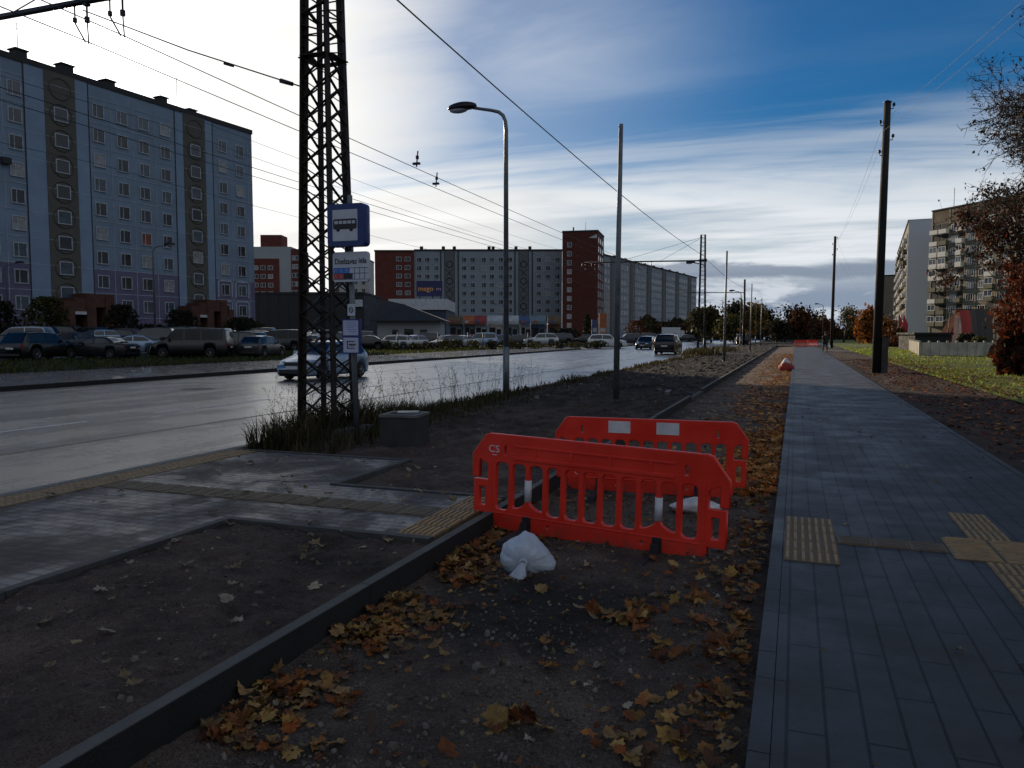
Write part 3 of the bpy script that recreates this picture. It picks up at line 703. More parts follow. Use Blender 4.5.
rim.build('rim',M_conc,cb_,bevel=.008); MB().box(.04,.04,.52,.30,.28,.03,.3).build('cover',M_steel,cb_)

# ---------------------------------------------------------------- poles and lamps
def bare_pole(label, x, y, H=6.4):
    t=thing('steel_pole',label,'pole',(x,y,-.02),0,'new bare poles beside the trench')
    MB().tube([(0,0,0),(.02,0,H*.5),(.06,0,H)],[.075,.062,.05],12).build('shaft',M_steel,t)
    MB().lathe([(.19,0),(.19,.02),(.09,.025),(.085,.09),(.076,.1)],12).build('base_plate',M_dsteel,t); return t
for (px,py),lb in zip(((616,403.5),(724,362),(750,351),(760.5,346.3)),('tall bare steel pole just behind the red barriers, without a lamp','second bare steel pole along the trench kerb','third bare steel pole along the trench kerb','farthest bare steel pole before the tree line')):
    x,y=G(px,py,-.02); bare_pole(lb,x,y)
def lamp(label,x,y,rz=0,H=7.55,reach=1.15,group='street lamps along the near verge'):
    t=thing('street_lamp',label,'street lamp',(x,y,-.03),rz,group)
    pts=[(0,0,0),(0,0,H-.9)]+[(-.42*(1-math.cos(a)),0,H-.9+.62*math.sin(a)) for a in (R(20),R(40),R(60),R(80))]+[(-reach+.1,0,H-.17)]
    pts=[(0,0,0),(0,0,H-.75),(-.02,0,H-.55),(-.08,0,H-.4),(-.2,0,H-.3),(-.4,0,H-.24),(-reach+.25,0,H-.13)]
    MB().tube(pts,[.075,.055,.05,.048,.045,.042,.038],12).build('post',M_steel,t)
    MB().tube([(0,0,0),(0,0,1.3)],.085,12).build('post_base',M_steel,t)
    hd=MB(); prof=[]; vv=[];ff=[]
    for j in range(13):
        s=j/12; xx=-reach+.32-.78*s; r=.09+.09*math.sin(math.pi*min(1,s*1.05))**.7 if j<12 else .03
        for i in range(14):
            a=2*math.pi*i/14; zz_=math.sin(a); zz_= zz_*.85 if zz_>0 else zz_*.30
            vv.append((xx,math.cos(a)*r*.95,H-.1+zz_*r))
    for j in range(12):
        for i in range(14):
            i2=(i+1)%14; ff.append((j*14+i,(j+1)*14+i,(j+1)*14+i2,j*14+i2))
    ff.append(tuple(range(14))); ff.append(tuple(12*14+i for i in range(14))[::-1])
    hd.add(vv,ff,0,True).build('lamp_head',M_dsteel,t)
    gl=MB(); vv=[];ff=[]
    for j in range(7):
        for i in range(14):
            a=2*math.pi*i/14; r=math.sin(math.pi/2*(1-j/6)) if j<6 else .02
            vv.append((-reach-.16+.26*r*math.cos(a),.13*r*math.sin(a),H-.14-.085*math.sin(math.pi/2*j/6)))
    for j in range(6):
        for i in range(14):
            i2=(i+1)%14; ff.append((j*14+i,j*14+i2,(j+1)*14+i2,(j+1)*14+i))
    gl.add(vv,ff,0,True).build('lamp_glass',M_signw,t); return t
x,y=G(506,394,-.03); L0=lamp('nearest grey street lamp, with a curved arm, right of the bus stop sign',-7.0,(19.85-.345*7.0)/.938)
for yy,lb in ((64.5,'street lamp beside the distant lattice mast'),(108,'street lamp among the bare poles farther down the verge'),(150,'street lamp farthest down the road before the trees')):
    dup(L0,(-7.0,yy,-.03),0,lb)
for px,yc,rzz,lb,H in ((156,78,R(200),'tall street lamp standing among the parked cars before the left apartment block',1.42),(223,190,R(180),'thin street lamp standing in the dark before the far brick block',1.1),(499,150,R(20),'street lamp with a pale head before the market stalls',1.0),(604,165,R(20),'street lamp standing in front of the brick tower',1.0),(10,80,R(200),'street lamp at the far left among the parked cars',1.2)):
    x,y=P(px,yc); o=dup(L0,(x,y,0),rzz,lb,H,'street lamps in the car park')
for px,yc,lb in ((783,170,'small distant street lamp left of the rust coloured trees'),(812,185,'small distant street lamp right of the rust coloured trees'),(822,150,'distant street lamp close to the second wooden pole')):
    x,y=P(px,yc); dup(L0,(x,y,0),R(0),lb,1.0,'distant lamps before the tree line')
def wood_pole(label,x,y,H,lean,stub):
    t=thing('wooden_pole',label,'utility pole',(x,y,-.05))
    MB().tube([(0,0,0),(lean*.5,0,H*.5),(lean,0,H)],[.185,.16,.135],12).build('pole',M_wood,t)
    for k,(zz_,s) in enumerate(((H-.25,1),(H-.9,-1),(H-1.5,1),(H-2.1,-1))):
        MB().tube([(lean,0,zz_),(lean+s*.22,0,zz_),(lean+s*.24,0,zz_+.12)],.02,6).lathe([(.045,0),(.06,.06),(.04,.13),(0,.14)],8,0,(lean+s*.24,0,zz_+.1)).build('insulator',M_dsteel,t)
    MB().lathe([(.15,0),(.17,.03),(.0,.12)],10,0,(lean,0,H)).build('cap',M_dsteel,t)
    if stub: MB().box(.30,-.02,.75,.24,.26,1.5).bar((.1,0,1.2),(.3,0,1.2),.06).bar((.1,0,.5),(.3,0,.5),.06).build('concrete_stub',M_concd,t)
    return t
x1,y1=G(876,373,-.02); wood_pole('tall dark leaning wooden pole with insulators right of the paved path',x1,y1,11.05,.12,True)
x2,y2=P(831,88); wood_pole('thinner looking wooden pole farther along the right side of the path',x2,y2,12.6,.1,False)
for k in range(2):
    dz=-.4-.8*k; s=.24 if k==0 else -.24
    a=(x1+.12+s,y1,11.0+dz); b=(x2+.1+s,y2,12.5+dz); cxy=cw(12.4,20); d0=Vector((cxy[0]+s,cxy[1],10.5+dz))
    e=Vector(a)+(d0-Vector(a))*3.2
    wire(('upper','lower')[k]+' thin wire strung between the two wooden poles',[tuple(e),a,b,(x2+8,y2+70,11+dz)],.005,'wire',sag=.5)
# ---------------------------------------------------------------- buildings
def panel_mat(name,c1,c2,seam,bw,rh,ms=.05,rough=.8,stain=(.2,.22,.25)):
    m=brick_mat(name,c1,c2,seam,bw,rh,ms,rough,axis='wall',bumpk=.15,offset=0.0); return m
M_b1=PM('panel_blue_grey',(.195,.262,.36),(.15,.205,.285),.8,.25,.15,8,dirt=(.115,.155,.215))
M_b1p=PM('panel_purple',(.125,.115,.195),(.10,.09,.155),.8,.4,.15,8)
M_b1s=PM('stair_panel_olive',(.098,.094,.080),(.072,.070,.060),.85,.5,.2,8)
M_b1r=PM('stair_ring',(.07,.068,.058),(.052,.051,.044),.85,.6)
M_b1l=PM('pilaster_blue',(.205,.29,.405),(.165,.235,.335),.8,.35)
M_seam=PM('panel_joint',(.36,.42,.50),(.22,.27,.34),.8,1.3)
M_brick=brick_mat('red_brick',(.15,.035,.022),(.12,.028,.018),(.10,.04,.03),.5,.16,.012,.9,axis='wall',bumpk=.3)
M_brickd=brick_mat('dark_red_brick',(.125,.027,.018),(.095,.022,.015),(.08,.025,.018),.5,.16,.012,.9,axis='wall',bumpk=.3)
M_pale=PM('pale_render',(.34,.36,.37),(.28,.30,.31),.85,.1)
M_roof=PM('roof_felt',(.035,.036,.04),(.022,.023,.025),.9,.6,.2,10)
M_curt=PM('curtain_glass',(.30,.31,.32),(.16,.17,.18),.12,1.5,0,spec=.8,rvar=.03)
M_pane2=PM('pane_pale',(.075,.10,.13),(.035,.05,.065),.08,1.2,0,spec=.8,rvar=.03)
M_redc=PM('curtain_red',(.22,.06,.05),(.12,.05,.04),.15,1.2,0,spec=.8)
M_glass_b=PM('window_glass',(.018,.028,.040),(.010,.016,.024),.05,.4,0,spec=1.0,rvar=.02)
_wm={}
def win_meshes(w,h,style):
    k=(w,h,style)
    if k not in _wm:
        f=MB(); b=.11
        f.bb(-w/2,w/2,-.07,.02,h/2-b,h/2); f.bb(-w/2,w/2,-.10,.02,-h/2,-h/2+b); f.bb(-w/2,-w/2+b,-.07,.02,-h/2+b,h/2-b); f.bb(w/2-b,w/2,-.07,.02,-h/2+b,h/2-b)
        if style==1: f.bb(-w*.14,-w*.14+.07,-.06,.02,-h/2+b,h/2-b)
        if style==2: f.bb(-w*.18,-w*.18+.06,-.06,.02,-h/2+b,h/2-b); f.bb(w*.18-.06,w*.18,-.06,.02,-h/2+b,h/2-b)
        p=MB().add([(-w/2+b,-.015,-h/2+b),(w/2-b,-.015,-h/2+b),(w/2-b,-.015,h/2-b),(-w/2+b,-.015,h/2-b)],[(0,1,2,3)])
        _wm[k]=(f.mesh('window',M_frame),p.mesh('pane',M_glass_b))
    return _wm[k]
def add_windows(root, spots, w=1.45, h=1.55, style=1, seed=1, maxn=100, rot=0.0, name='window', frame=None, pk=(.55,.75,.93)):
    rnd=random.Random(seed); fm,pm=win_meshes(w,h,style)
    rest=[]
    for i,(x,y,z,r) in enumerate(spots):
        if i>=maxn: rest.append((x,y,z,r)); continue
        o=link(name,fm,root,(x,y,z),(0,0,r),frame)
        q=rnd.random(); pmx=M_glass_b if q<pk[0] else M_pane2 if q<pk[1] else M_curt if q<pk[2] else (M_redc if rnd.random()<.3 else M_pane2)
        p=link('pane',pm,o,(0,0,0),(rnd.uniform(-.012,.012),0,rnd.uniform(-.012,.012)),pmx)
    if rest:
        mb=MB()
        for (x,y,z,r) in rest:
            M=Matrix.Translation((x,y,z))@Matrix.Rotation(r,4,'Z')
            for me,mi in ((fm,0),(pm,1)):
                mb.add([M@v.co for v in me.vertices],[tuple(p.vertices) for p in me.polygons],mi)
        o=mb.build('far_window',[frame or M_frame,M_glass_b],root); o['kind']='stuff'
def building(name,label,A,dirc,group=None,cat='apartment block'):
    x,y=cw(*A); return thing(name,label,cat,(x,y,0),math.atan2(dirc[1],dirc[0])+YAW,group)
# --- left nine-storey block
M_porch=brick_mat('porch_brick',(.105,.040,.027),(.08,.031,.021),(.08,.045,.035),.5,.16,.012,.9,axis='wall',bumpk=.3)
M_fr1=PM('window_frame_old',(.38,.42,.48),(.25,.28,.33),.5,2)
T0=-34.0
b1=building('apartment_block','long blue-grey panel block with purple lower floors at the left, the sun behind its roof',(-47.8+.438*T0,90+.899*T0),(.438,.899))
X=lambda t: t-T0
LEN=X(24.3)
mb=MB().bb(0,LEN,0,12,0,30.0); mb.build('wall',M_b1,b1)
MB().bb(-.1,LEN+.1,-.12,12.1,30.002,30.6).build('roof_edge',M_roof,b1)
fl=lambda k:4.9+2.78*k
seg=[(-34,-26.4,0),(-26.4,-24.3,1),(-24.3,-20.5,2),(-20.5,-18.4,1),(-18.4,-8,0),(-8,-5.9,1),(-5.9,-2.4,2),(-2.4,-.9,1),(11.1,12.3,1),(12.3,15.8,2),(15.8,17.0,1)]
for a,b,k in seg:
    if k==1: MB().bb(X(a),X(b),-.05,.0-.001,2.2,30.0).build('pilaster',M_b1l,b1)
    if k==2: MB().bb(X(a),X(b),-.12,-.001,2.2,30.0).build('stair_panel',M_b1s,b1)
for a,b in ((-34,-26.45),(-18.35,-8.05),(-.85,11.05),(17.05,24.3)): MB().bb(X(a),X(b),-.03,-.001,2.2,9.1).build('purple_base',M_b1p,b1)
MB().bb(0,LEN+.02,-.16,-.001,0,2.15).build('plinth',M_brickd,b1)
sm=MB(); rnd=random.Random(3)
for k in range(10):
    z=fl(k)-1.35
    for a,b in ((-34,-8),(-.9,11.1),(17,24.3)): sm.bb(X(a),X(b),-.045,-.031,z-.035,z+.035)
    for a,b in ((-26.4,-24.3),(-8,-6.2),(-2.2,-.9),(11.1,12.3),(15.8,17)): sm.bb(X(a),X(b),-.06,-.051,z-.03,z+.03)
    for a,b in ((-6.2,-2.2),(12.3,15.8)): sm.bb(X(a),X(b),-.128,-.121,z-.02,z+.02)
for t in (-31.5,-28.4,-16.4,-13.4,-10.4,-8.02,-.88,1.95,4.9,7.95,11.08,17.03,20.3,23.4): sm.bb(X(t)-.035,X(t)+.035,-.044,-.032,2.2,30.0)
for k in range(2):      # old plaster patches around lower windows
    for t in (-10.4,18.8,21.9): 
        for (dx,dz,w_,h_) in ((-1.2,0,.25,2.2),(1.2,0,.22,2.2),(0,1.15,2.2,.2)): sm.bb(X(t)+dx-w_/2,X(t)+dx+w_/2,-.05,-.033,fl(k+0)+dz-h_/2+.1,fl(k+0)+dz+h_/2+.1) if t>0 else None
sm.build('panel_joint',M_seam,b1)
dg=MB()
for t in (-8.1,-.82,11.0,17.1): dg.bb(X(t)-.06,X(t)+.06,-.07,-.052,2.2,30.0)
dg.build('expansion_joint',M_roof,b1)
for t in (-22.4,-4.16,14.1):
    ringc=MB()
    for k in range(9):
        z=fl(k)+(1.35 if t>-20 else 1.35); 
        pts=[(X(t)+1.25*math.cos(a*.3142),-.135,z-.15+1.15*math.sin(a*.3142)) for a in range(21)]
        ringc.tube(pts,.07,4,caps=False,smooth=False)
    ringc.build('stair_ring',M_b1r,b1)
spots=[]
for t in (-11.9,-8.97-.15,.38,3.43,6.38,9.5,18.8,21.9):
    for k in range(9): spots.append((X(t),-.03,fl(k),0))
sspots=[]
for t in (-4.16,14.1):
    for k in range(8): sspots.append((X(t),-.14,fl(k)+1.2,0))
far=[]
for t in (-14.9,-17.5,-27.6,-30.4): far+= [(X(t),-.03,fl(k),0) for k in range(9)]
far+=[(X(-22.4),-.14,fl(k)+1.2,0) for k in range(8)]
add_windows(b1,sspots,1.6,1.5,0,5,frame=M_fr1,pk=(.6,.97,.99)); add_windows(b1,spots,1.5,1.55,1,9,frame=M_fr1,pk=(.66,.84,.96)); add_windows(b1,far,1.55,1.6,1,11,0)
rv=MB()
for t,w_,h_ in ((-22,1.6,1.2),(-6.6,1.2,1.5),(-1.4,1.4,1.5),(4.0,1.2,1.3),(11.6,1.0,1.4),(16.2,1.1,1.0)):
    rv=MB().box(X(t),3.0,30.6+h_/2,w_,1.2,h_).box(X(t),3.0,30.6+h_+.08,w_+.3,1.5,.14); rv.build('chimney',M_roof,b1)
an=MB()
for t,h_ in ((-6,4.5),(2.4,6),(15,5)): an.tube([(X(t),4,30.6),(X(t),4,31+h_)],.04,5).tube([(X(t)-.6,4,31+h_*.85),(X(t)+.6,4,31+h_*.85)],.025,4)
an.build('antenna',M_wire,b1)
for t,w_ in ((-2.6,7.4),(14.2,7.0),(-22.4,7)):
    m_=MB(); c=X(t); D=-2.6
    for x0,x1,z1 in ((-w_/2,-w_/2+1.3,5.2),(-1.0,.1,6.1),(1.3,2.4,6.1),(w_/2-.9,w_/2,4.9)): m_.bb(c+x0,c+x1,D,-.17,0,z1)
    m_.bb(c-w_/2+1.302,c-1.002,D+.1,-.17,4.1,5.6); m_.bb(c+.102,c+1.298,D+.1,-.17,4.6,6.0); m_.bb(c+2.402,c+w_/2-.902,D+.1,-.17,3.9,4.8); m_.bb(c-w_/2+1.302,c-1.002,-.9,-.17,0,4.09)
    po=m_.build('entrance_porch',M_porch,b1)
    MB().bb(c-w_/2+1.5,c-1.3,-1.0,-.905,0,3.3).bb(c+.2,c+1.2,-1.3,-.2,0,4.2).bb(c+2.5,c+w_/2-1,-1.3,-.2,0,3.6).build('door',M_dark,po)
    MB().bb(c-w_/2+1.3,c-1.1,D-.05,D+.08,3.75,4.08).bb(c+2.5,c+w_/2-1.0,D-.05,D+.08,3.55,3.88).build('lintel',M_frame,po)
# --- air conditioner on the wall
MB().box(X(-10.4),-.35,fl(5)+.6,.9,.5,.65).build('air_conditioner',M_roof,b1)

# --- far block: front wing, brick ends, brick tower, long wing
b2=building('apartment_block','grey panel wing behind the market with a red brick end, left of the brick tower',(-47.3,268),(1,0))
M_b2=PM('panel_grey_green',(.235,.275,.315),(.195,.225,.265),.85,.12,.1,8,dirt=(.165,.19,.215))
M_b2d=PM('ornate_stair_panel',(.135,.145,.15),(.105,.112,.118),.85,.4)
M_sun=M_b2
MB().bb(13.5,64.6,0,13,0,30.2).build('wall',M_b2,b2); MB().bb(0,13.49,-.4,12,0,30).build('brick_wall',M_brick,b2)
MB().bb(-.2,13.5,-.6,12.2,30.003,30.5).bb(13.505,64.7,-.2,13.2,30.203,30.8).build('roof_edge',M_roof,b2)
f2=lambda k:4.0+2.9*k
XX=lambda px:(px-512)/770*268+47.3
jt=MB()
for k in range(9): jt.bb(13.6,64.5,-.04,-.001,f2(k)-1.4,f2(k)-1.3)
for px in (432,442,459,468.5,478.5,488,497,506,514,534,543,552): jt.bb(XX(px)-.05,XX(px)+.05,-.042,-.002,0,30)
jt.build('panel_joint',M_seam,b2)
for px in (450,523.5):
    o_=MB(); oo=MB(); c=XX(px); o_.bb(c-1.7,c+1.7,-.1,-.045,0,30.2)
    for k in range(8):
        z=f2(k)+1.4
        if k in (2,5,7,0): oo.tube([(c+1.1*math.cos(a*.3927),-.15,z+1.1*math.sin(a*.3927)) for a in range(17)],.16,4,caps=False)
        else: oo.bar((c-1.2,-.15,z-1.3),(c+1.2,-.15,z+1.3),.28,.1).bar((c+1.2,-.17,z-1.3),(c-1.2,-.17,z+1.3),.28,.1)
    oo.bb(c-1.75,c-1.55,-.16,-.102,0,30).bb(c+1.55,c+1.75,-.16,-.102,0,30)
    for s in (-3.0,3.0): oo.bb(c+s-.2,c+s+.2,-.12,-.045,0,30.2)
    q_=o_.build('stair_panel',M_b2d,b2); oo.build('stair_ornament',M_roof,q_)
sp_=[(XX(px),-.02,f2(k),0) for px in (420,428,437,464.6,473,484,492,501,510,538.6,547.5,557) for k in range(8,-1,-1)]
sp_.sort(key=lambda s:-s[2])
add_windows(b2,sp_,1.75,1.7,1,21,92,pk=(.75,.9,.97))
M_frB=PM('white_balcony_frame',(.6,.6,.6),(.45,.45,.45),.6,2)
bs_=[(XX(px),-.42,f2(k)+.2,0) for px in (400,408.5) for k in range(2,9)]
add_windows(b2,bs_[:8],1.9,1.5,1,22,8,frame=M_frB,name='balcony_window'); add_windows(b2,bs_[8:],1.9,1.5,1,23,8,frame=M_frB,name='balcony_window')
for px in (421,443,454,489,493,530,516): MB().box(XX(px),4,31.4,1.1,1,1.6).build('chimney',M_roof,b2)
# brick tower
b3=building('brick_tower','tall dark red brick tower block with white framed windows on its right face',(16.7,257.8),(.98,-.2))
a0=math.atan2(-.2,.98); 
b3.rotation_euler.z=math.atan2(255-257.8,28.1-16.7)+YAW
MB().bb(0,11.75,0,16.5,0,35.2).build('wall',M_brickd,b3); MB().bb(-.12,11.87,-.12,16.6,35.202,35.7).build('roof_edge',M_roof,b3)
tp=[(2.4,-.02,4.5+2.95*k,0) for k in range(10)]
add_windows(b3,tp,1.5,1.6,1,31,frame=M_frB,pk=(.2,.4,.95))
rp=[(11.77,yy,6+2.95*k,math.pi/2) for yy in (2.6,7.4,12.6) for k in range(10)]
add_windows(b3,rp,2.3,1.9,0,33,frame=M_frB,pk=(.15,.3,.97))
MB().add([(8.7,-.03,33.2),(11.5,-.03,33.0),(11.5,-.03,34.3)],[(0,1,2)]).build('white_panel',M_frame,b3)
MB().tube([(3.2,3,35.6),(3.2,3,37.2)],.25,6).build('chimney',M_roof,b3); MB().tube([(7,5,35.6),(7,5,39)],.08,5).build('antenna',M_wire,b3)
# long wing
b4=building('apartment_block','very long grey panel wing receding to the right of the brick tower',(33.5,283),(.469,.883))
L4=131
MB().bb(0,L4,0,13,0,30.2).build('wall',M_b2,b4); MB().bb(-.1,L4+.2,-.2,13.2,30.203,30.8).build('roof_edge',M_roof,b4)
for k in range(6):
    st=MB(); jt=MB(); st.bb(8+k*21.5,11.0+k*21.5,-.15,-.001,0,30.2); jt.bb(6.8+k*21.5,7.2+k*21.5,-.25,-.001,0,30.6).bb(12+k*21.5,12.4+k*21.5,-.25,-.001,0,30.6); st.build('stair_panel',M_b2d,b4); jt.build('pilaster',M_b2d,b4)
jh=MB()
for k in range(9): jh.bb(0,L4,-.05,-.001,f2(k)-1.4,f2(k)-1.28)
jh.build('panel_joint',M_seam,b4)
sp_=[]
t_=1.8
while t_<L4-1:
    ph=(t_-8)%21.5
    if ph>4.7 and ph<20: sp_+=[(t_,-.02,f2(k),0) for k in range(9)]
    t_+=2.95
add_windows(b4,sp_,1.8,1.7,1,41,95,pk=(.75,.9,.97))
for k in range(10): MB().box(9+k*12.5,4,31.4,1.4,1,1.7).build('chimney',M_roof,b4)
# far brick and white block behind the dark store
b5=building('apartment_block','red brick and pale block between the left block and the dark store',(-90,262),(1,.0))
x5=lambda px:(px-512)/770*262+90
MB().bb(x5(246),x5(293),0,14,0,31.0).build('wall',M_pale,b5)
MB().bb(x5(246),x5(281),-.3,-.002,0,27.0).bb(x5(293)+.02,x5(301),-.2,12,0,30.2).build('brick_wall',M_brick,b5)
MB().bb(x5(261),x5(282),2,9,31.0,35.2).build('roof_house',M_brick,b5)
add_windows(b5,[(x5(px),-.32,3.6+2.9*k,0) for px in (258,265,272.5) for k in range(8)],1.7,1.5,1,51,frame=M_frB,pk=(.4,.7,.97))
add_windows(b5,[(x5(px),-.22,4+2.9*k,0) for px in (295.5,299) for k in range(9)],1.0,1.6,0,52,frame=M_frB,pk=(.3,.5,.97))
# pale block seen through the mast
b6=building('apartment_block','pale distant block glimpsed through the near lattice mast',(-66,300),(1,0))
MB().bb(-4,10.5,0,12,0,30).build('wall',M_pale,b6); MB().bb(-4.1,10.6,-.2,12.1,30.003,30.6).build('roof_edge',M_roof,b6)
add_windows(b6,[(x_,-.02,4+2.9*k,0) for x_ in (-1.5,2,5.5,8.5) for k in range(9)],1.6,1.5,1,53)

# --- right-hand blocks
M_r1=PM('panel_olive',(.17,.155,.115),(.135,.122,.09),.85,.3,.1,8)
M_r1b=PM('parapet_brown',(.12,.085,.055),(.095,.07,.045),.85,.4); M_r1s=PM('beige_strip',(.30,.27,.20),(.24,.21,.16),.85,.5)
M_balw=PM('balcony_white',(.66,.66,.62),(.5,.5,.47),.8,1); M_balo=PM('balcony_olive',(.10,.10,.065),(.075,.075,.05),.8,1); M_balg=PM('balcony_green',(.05,.13,.075),(.04,.10,.06),.8,1)
b7=building('apartment_block','olive nine-storey block with white balconies behind the concrete fence on the right',(102.1,189),(.276,-.961))
f7=lambda k:4.6+2.75*k
MB().bb(0,62,0,12,0,29.2).build('wall',M_r1,b7); MB().bb(-.05,62.05,-.08,12.05,28.3,31.2).build('parapet',M_r1b,b7); MB().bb(-.2,62.2,-.3,12.2,31.203,31.5).build('roof_edge',M_roof,b7)
bt=MB()
for s in (.05,5.2,9.9,12.9,18.1,22.8,27.5,32,37): bt.bb(s-.14,s+.14,-.14,-.085,0,31.2)
for k in range(1,9): bt.bb(5.4,62,-.05,-.003,f7(k)-1.42,f7(k)-1.30)
bt.build('beige_strip',M_r1s,b7)
add_windows(b7,[(s,-.02,f7(k),0) for s in (6.6,11.35,14.6,19.5,24.5,29.5) for k in range(9)],2.0,1.6,2,61,frame=M_frB,pk=(.5,.8,.99))
_bm={}
def balcony(root,x,z,w_,m,glazed,rnd):
    k=(w_,)
    if k not in _bm:
        _bm[k]=(MB().bb(-w_/2,w_/2,-1.0,-.92,-1.0,.0).bb(-w_/2,-w_/2+.07,-.918,-.002,-1.0,0).bb(w_/2-.07,w_/2,-.918,-.002,-1.0,0).bb(-w_/2+.072,w_/2-.072,-.918,-.002,-1.12,-1.0).mesh('balcony',M_balw),
                MB().bb(-w_/2+.05,w_/2-.05,-.93,-.88,.005,.12).bb(-w_/2+.05,w_/2-.05,-.93,-.88,1.32,1.42).bb(-w_/2+.05,-w_/2+.15,-.93,-.88,.12,1.32).bb(-.05,.05,-.93,-.88,.12,1.32).bb(w_/2-.15,w_/2-.05,-.93,-.88,.12,1.32).bb(-w_/2+.1,w_/2-.1,-.90,-.89,.12,1.32,1).mesh('glazing',[M_frB,M_pane2]),
                MB().bb(-w_/2+.1,w_/2-.1,-.06,-.004,-.9,1.4).mesh('recess',M_dark))
    a,b_,c_=_bm[k]; o=link('balcony',a,root,(x,-.003,z),(0,0,0),m)
    if glazed: link('glazing',b_,o)
    else: link('recess',c_,o)
rnd=random.Random(4)
for s,w_ in ((1.25,2.3),(3.9,2.3),(8.7,1.7),(17.0,2.2),(22,2.2),(27,2.2)):
    for k in range(9):
        m=M_balw if (k>=4 and rnd.random()<.85) or rnd.random()<.2 else M_balo
        if s<2 and k==7: m=M_balw
        balcony(b7,s,f7(k)-.1,w_,m,rnd.random()<.4,rnd)
MB().tube([(1.2,5,31.4),(1.2,5,37)],.07,5).build('antenna',M_wire,b7)
b8=building('apartment_block','taller looking block with a bare pale end wall right of the leaning wooden pole',(102.9+.42*90,202+.905*90),(-.42,-.905))
M_end=PM('end_wall_pale',(.52,.57,.65),(.46,.51,.58),.85,.06,.1,3); M_r2=PM('panel_brown_grey',(.19,.165,.12),(.14,.12,.09),.85,.3)
MB().bb(0,89.7,.02,12,0,30.6).build('wall',M_r2,b8); MB().bb(89.702,90,0,12.05,0,31.0).build('end_wall',M_end,b8); MB().bb(0,89.698,-.2,12.2,30.603,31.2).build('roof_edge',M_roof,b8)
sp_=[(4+i*3.6,-.0,4+2.9*k,0) for i in range(24) if i%3!=1 for k in range(9)]
add_windows(b8,sp_,2.1,1.7,2,71,40,frame=M_frB)
rnd=random.Random(8)
for i in range(24):
    if i%3==1:
        for k in range(9): balcony(b8,4+i*3.6,f2(k)-.2,3.0,M_balw if rnd.random()<.55 else M_balo,rnd.random()<.3,rnd)
b9=building('apartment_block','darker far block just visible left of the pale end wall',(186+.42*60,395+.905*60),(-.42,-.905))
MB().bb(0,60,0,14,0,31).build('wall',M_r2,b9); MB().bb(-.2,60.2,-.2,14.2,31.003,31.6).build('roof_edge',M_roof,b9)
add_windows(b9,[(3+i*4,-.02,4+2.9*k,0) for i in range(10) for k in range(9)],2,1.6,1,73,20)

# ---------------------------------------------------------------- low buildings, stalls, billboard
M_dk=PM('dark_cladding',(.020,.023,.028),(.014,.016,.02),.7,.8,.1,6)
ds=building('dark_store','long low near-black retail building in front of the far brick block',(-43.5,122),(1,0),cat='store')
MB().bb(0,20.2,0,16,0,7.9).build('wall',M_dk,ds); MB().bb(-.15,20.35,-.15,16.1,7.903,8.2).build('roof_edge',M_roof,ds)
rb=MB()
for i in range(13): rb.bb(.4+i*1.55,.46+i*1.55,-.04,-.001,.2,7.8)
rb.build('cladding_rib',M_roof,ds); MB().bb(18.6,20.0,-.35,-.05,5.9,7.0).build('air_conditioner',M_frame,ds)
MB().bb(5,7,-.08,-.002,0,2.4).bb(12,14,-.08,-.002,0,2.4).build('door',M_dark,ds)
gk=building('gabled_kiosk','white walled kiosk with a dark pitched roof beside the dark store',(-18.5,102),(1,0),cat='kiosk')
MB().bb(.6,9.0,.6,7,0,3.4).build('wall',M_pale,gk)
MB().add([(-.3,-.6,3.35),(9.8,-.6,3.35),(9.8,8,3.35),(-.3,8,3.35),(1.2,2.2,6.2),(4.0,2.2,5.6),(1.2,5,6.2),(4.0,5,5.6)],[(0,1,5,4),(1,2,7,5),(2,3,6,7),(3,0,4,6),(4,5,7,6),(0,3,2,1)]).build('roof',M_dk,gk)
MB().bb(2.6,3.4,.50,.598,0,2.2).bb(4.2,5.4,.50,.598,1,2.3).bb(6.3,7.2,.50,.598,0,2.2).build('window',M_glass,gk); MB().bb(3.5,4.1,.5,.598,.1,1.4).build('panel',PM('pale_blue',(.25,.42,.48),None,.6),gk)
ms=building('supermarket','low supermarket with a white fascia roof below the blue billboard',(-23.6,150),(1,0),cat='supermarket')
MB().bb(0,10.8,0,20,0,6.3).build('wall',PM('store_blue',(.03,.04,.075),None,.6),ms); MB().bb(-.3,11.1,-.4,20.2,6.303,8.4).build('fascia',M_frame,ms); 
MB().bb(3,7.4,-.5,-.41,3.7,5.4).build('fascia_sign',M_blue,ms); MB().bb(4.8,6.3,-.56,-.51,4.6,5.1).bb(6.9,7.15,-.56,-.51,4.0,5.2).build('fascia_mark',M_signw,ms)
for xx in (1.2,3.0,8.2,9.6): MB().bb(xx,xx+.9,-.08,-.002,.4,3.0).build('window',M_glass,ms)
bb_=building('billboard','blue billboard with orange lettering above the supermarket roof',(-18.6,151),(1,0),cat='billboard')
MB().bb(0,3.55,-.15,.15,8.9,11.95).bb(3.56,5.0,-.148,.148,8.9,11.95).build('panel',PM('billboard_navy',(.018,.024,.095),(.014,.019,.075),.5,3),bb_)
M_or=PM('letter_orange',(.75,.36,.10),(.65,.30,.08),.5,3)
link('lettering',text_mesh('mego',1.35,M_or,.01,.012,2.9),bb_,(1.8,-.165,10.4),(R(90),0,0)); link('lettering',text_mesh('m',.9,PM('letter_pink',(.5,.3,.4),None,.5),.01,.01,.9),bb_,(4.3,-.165,10.4),(R(90),0,0))
MB().bb(.5,.7,.16,.36,8.405,11.0).bb(3.0,3.2,.16,.36,8.405,11.0).build('support',M_dsteel,bb_)
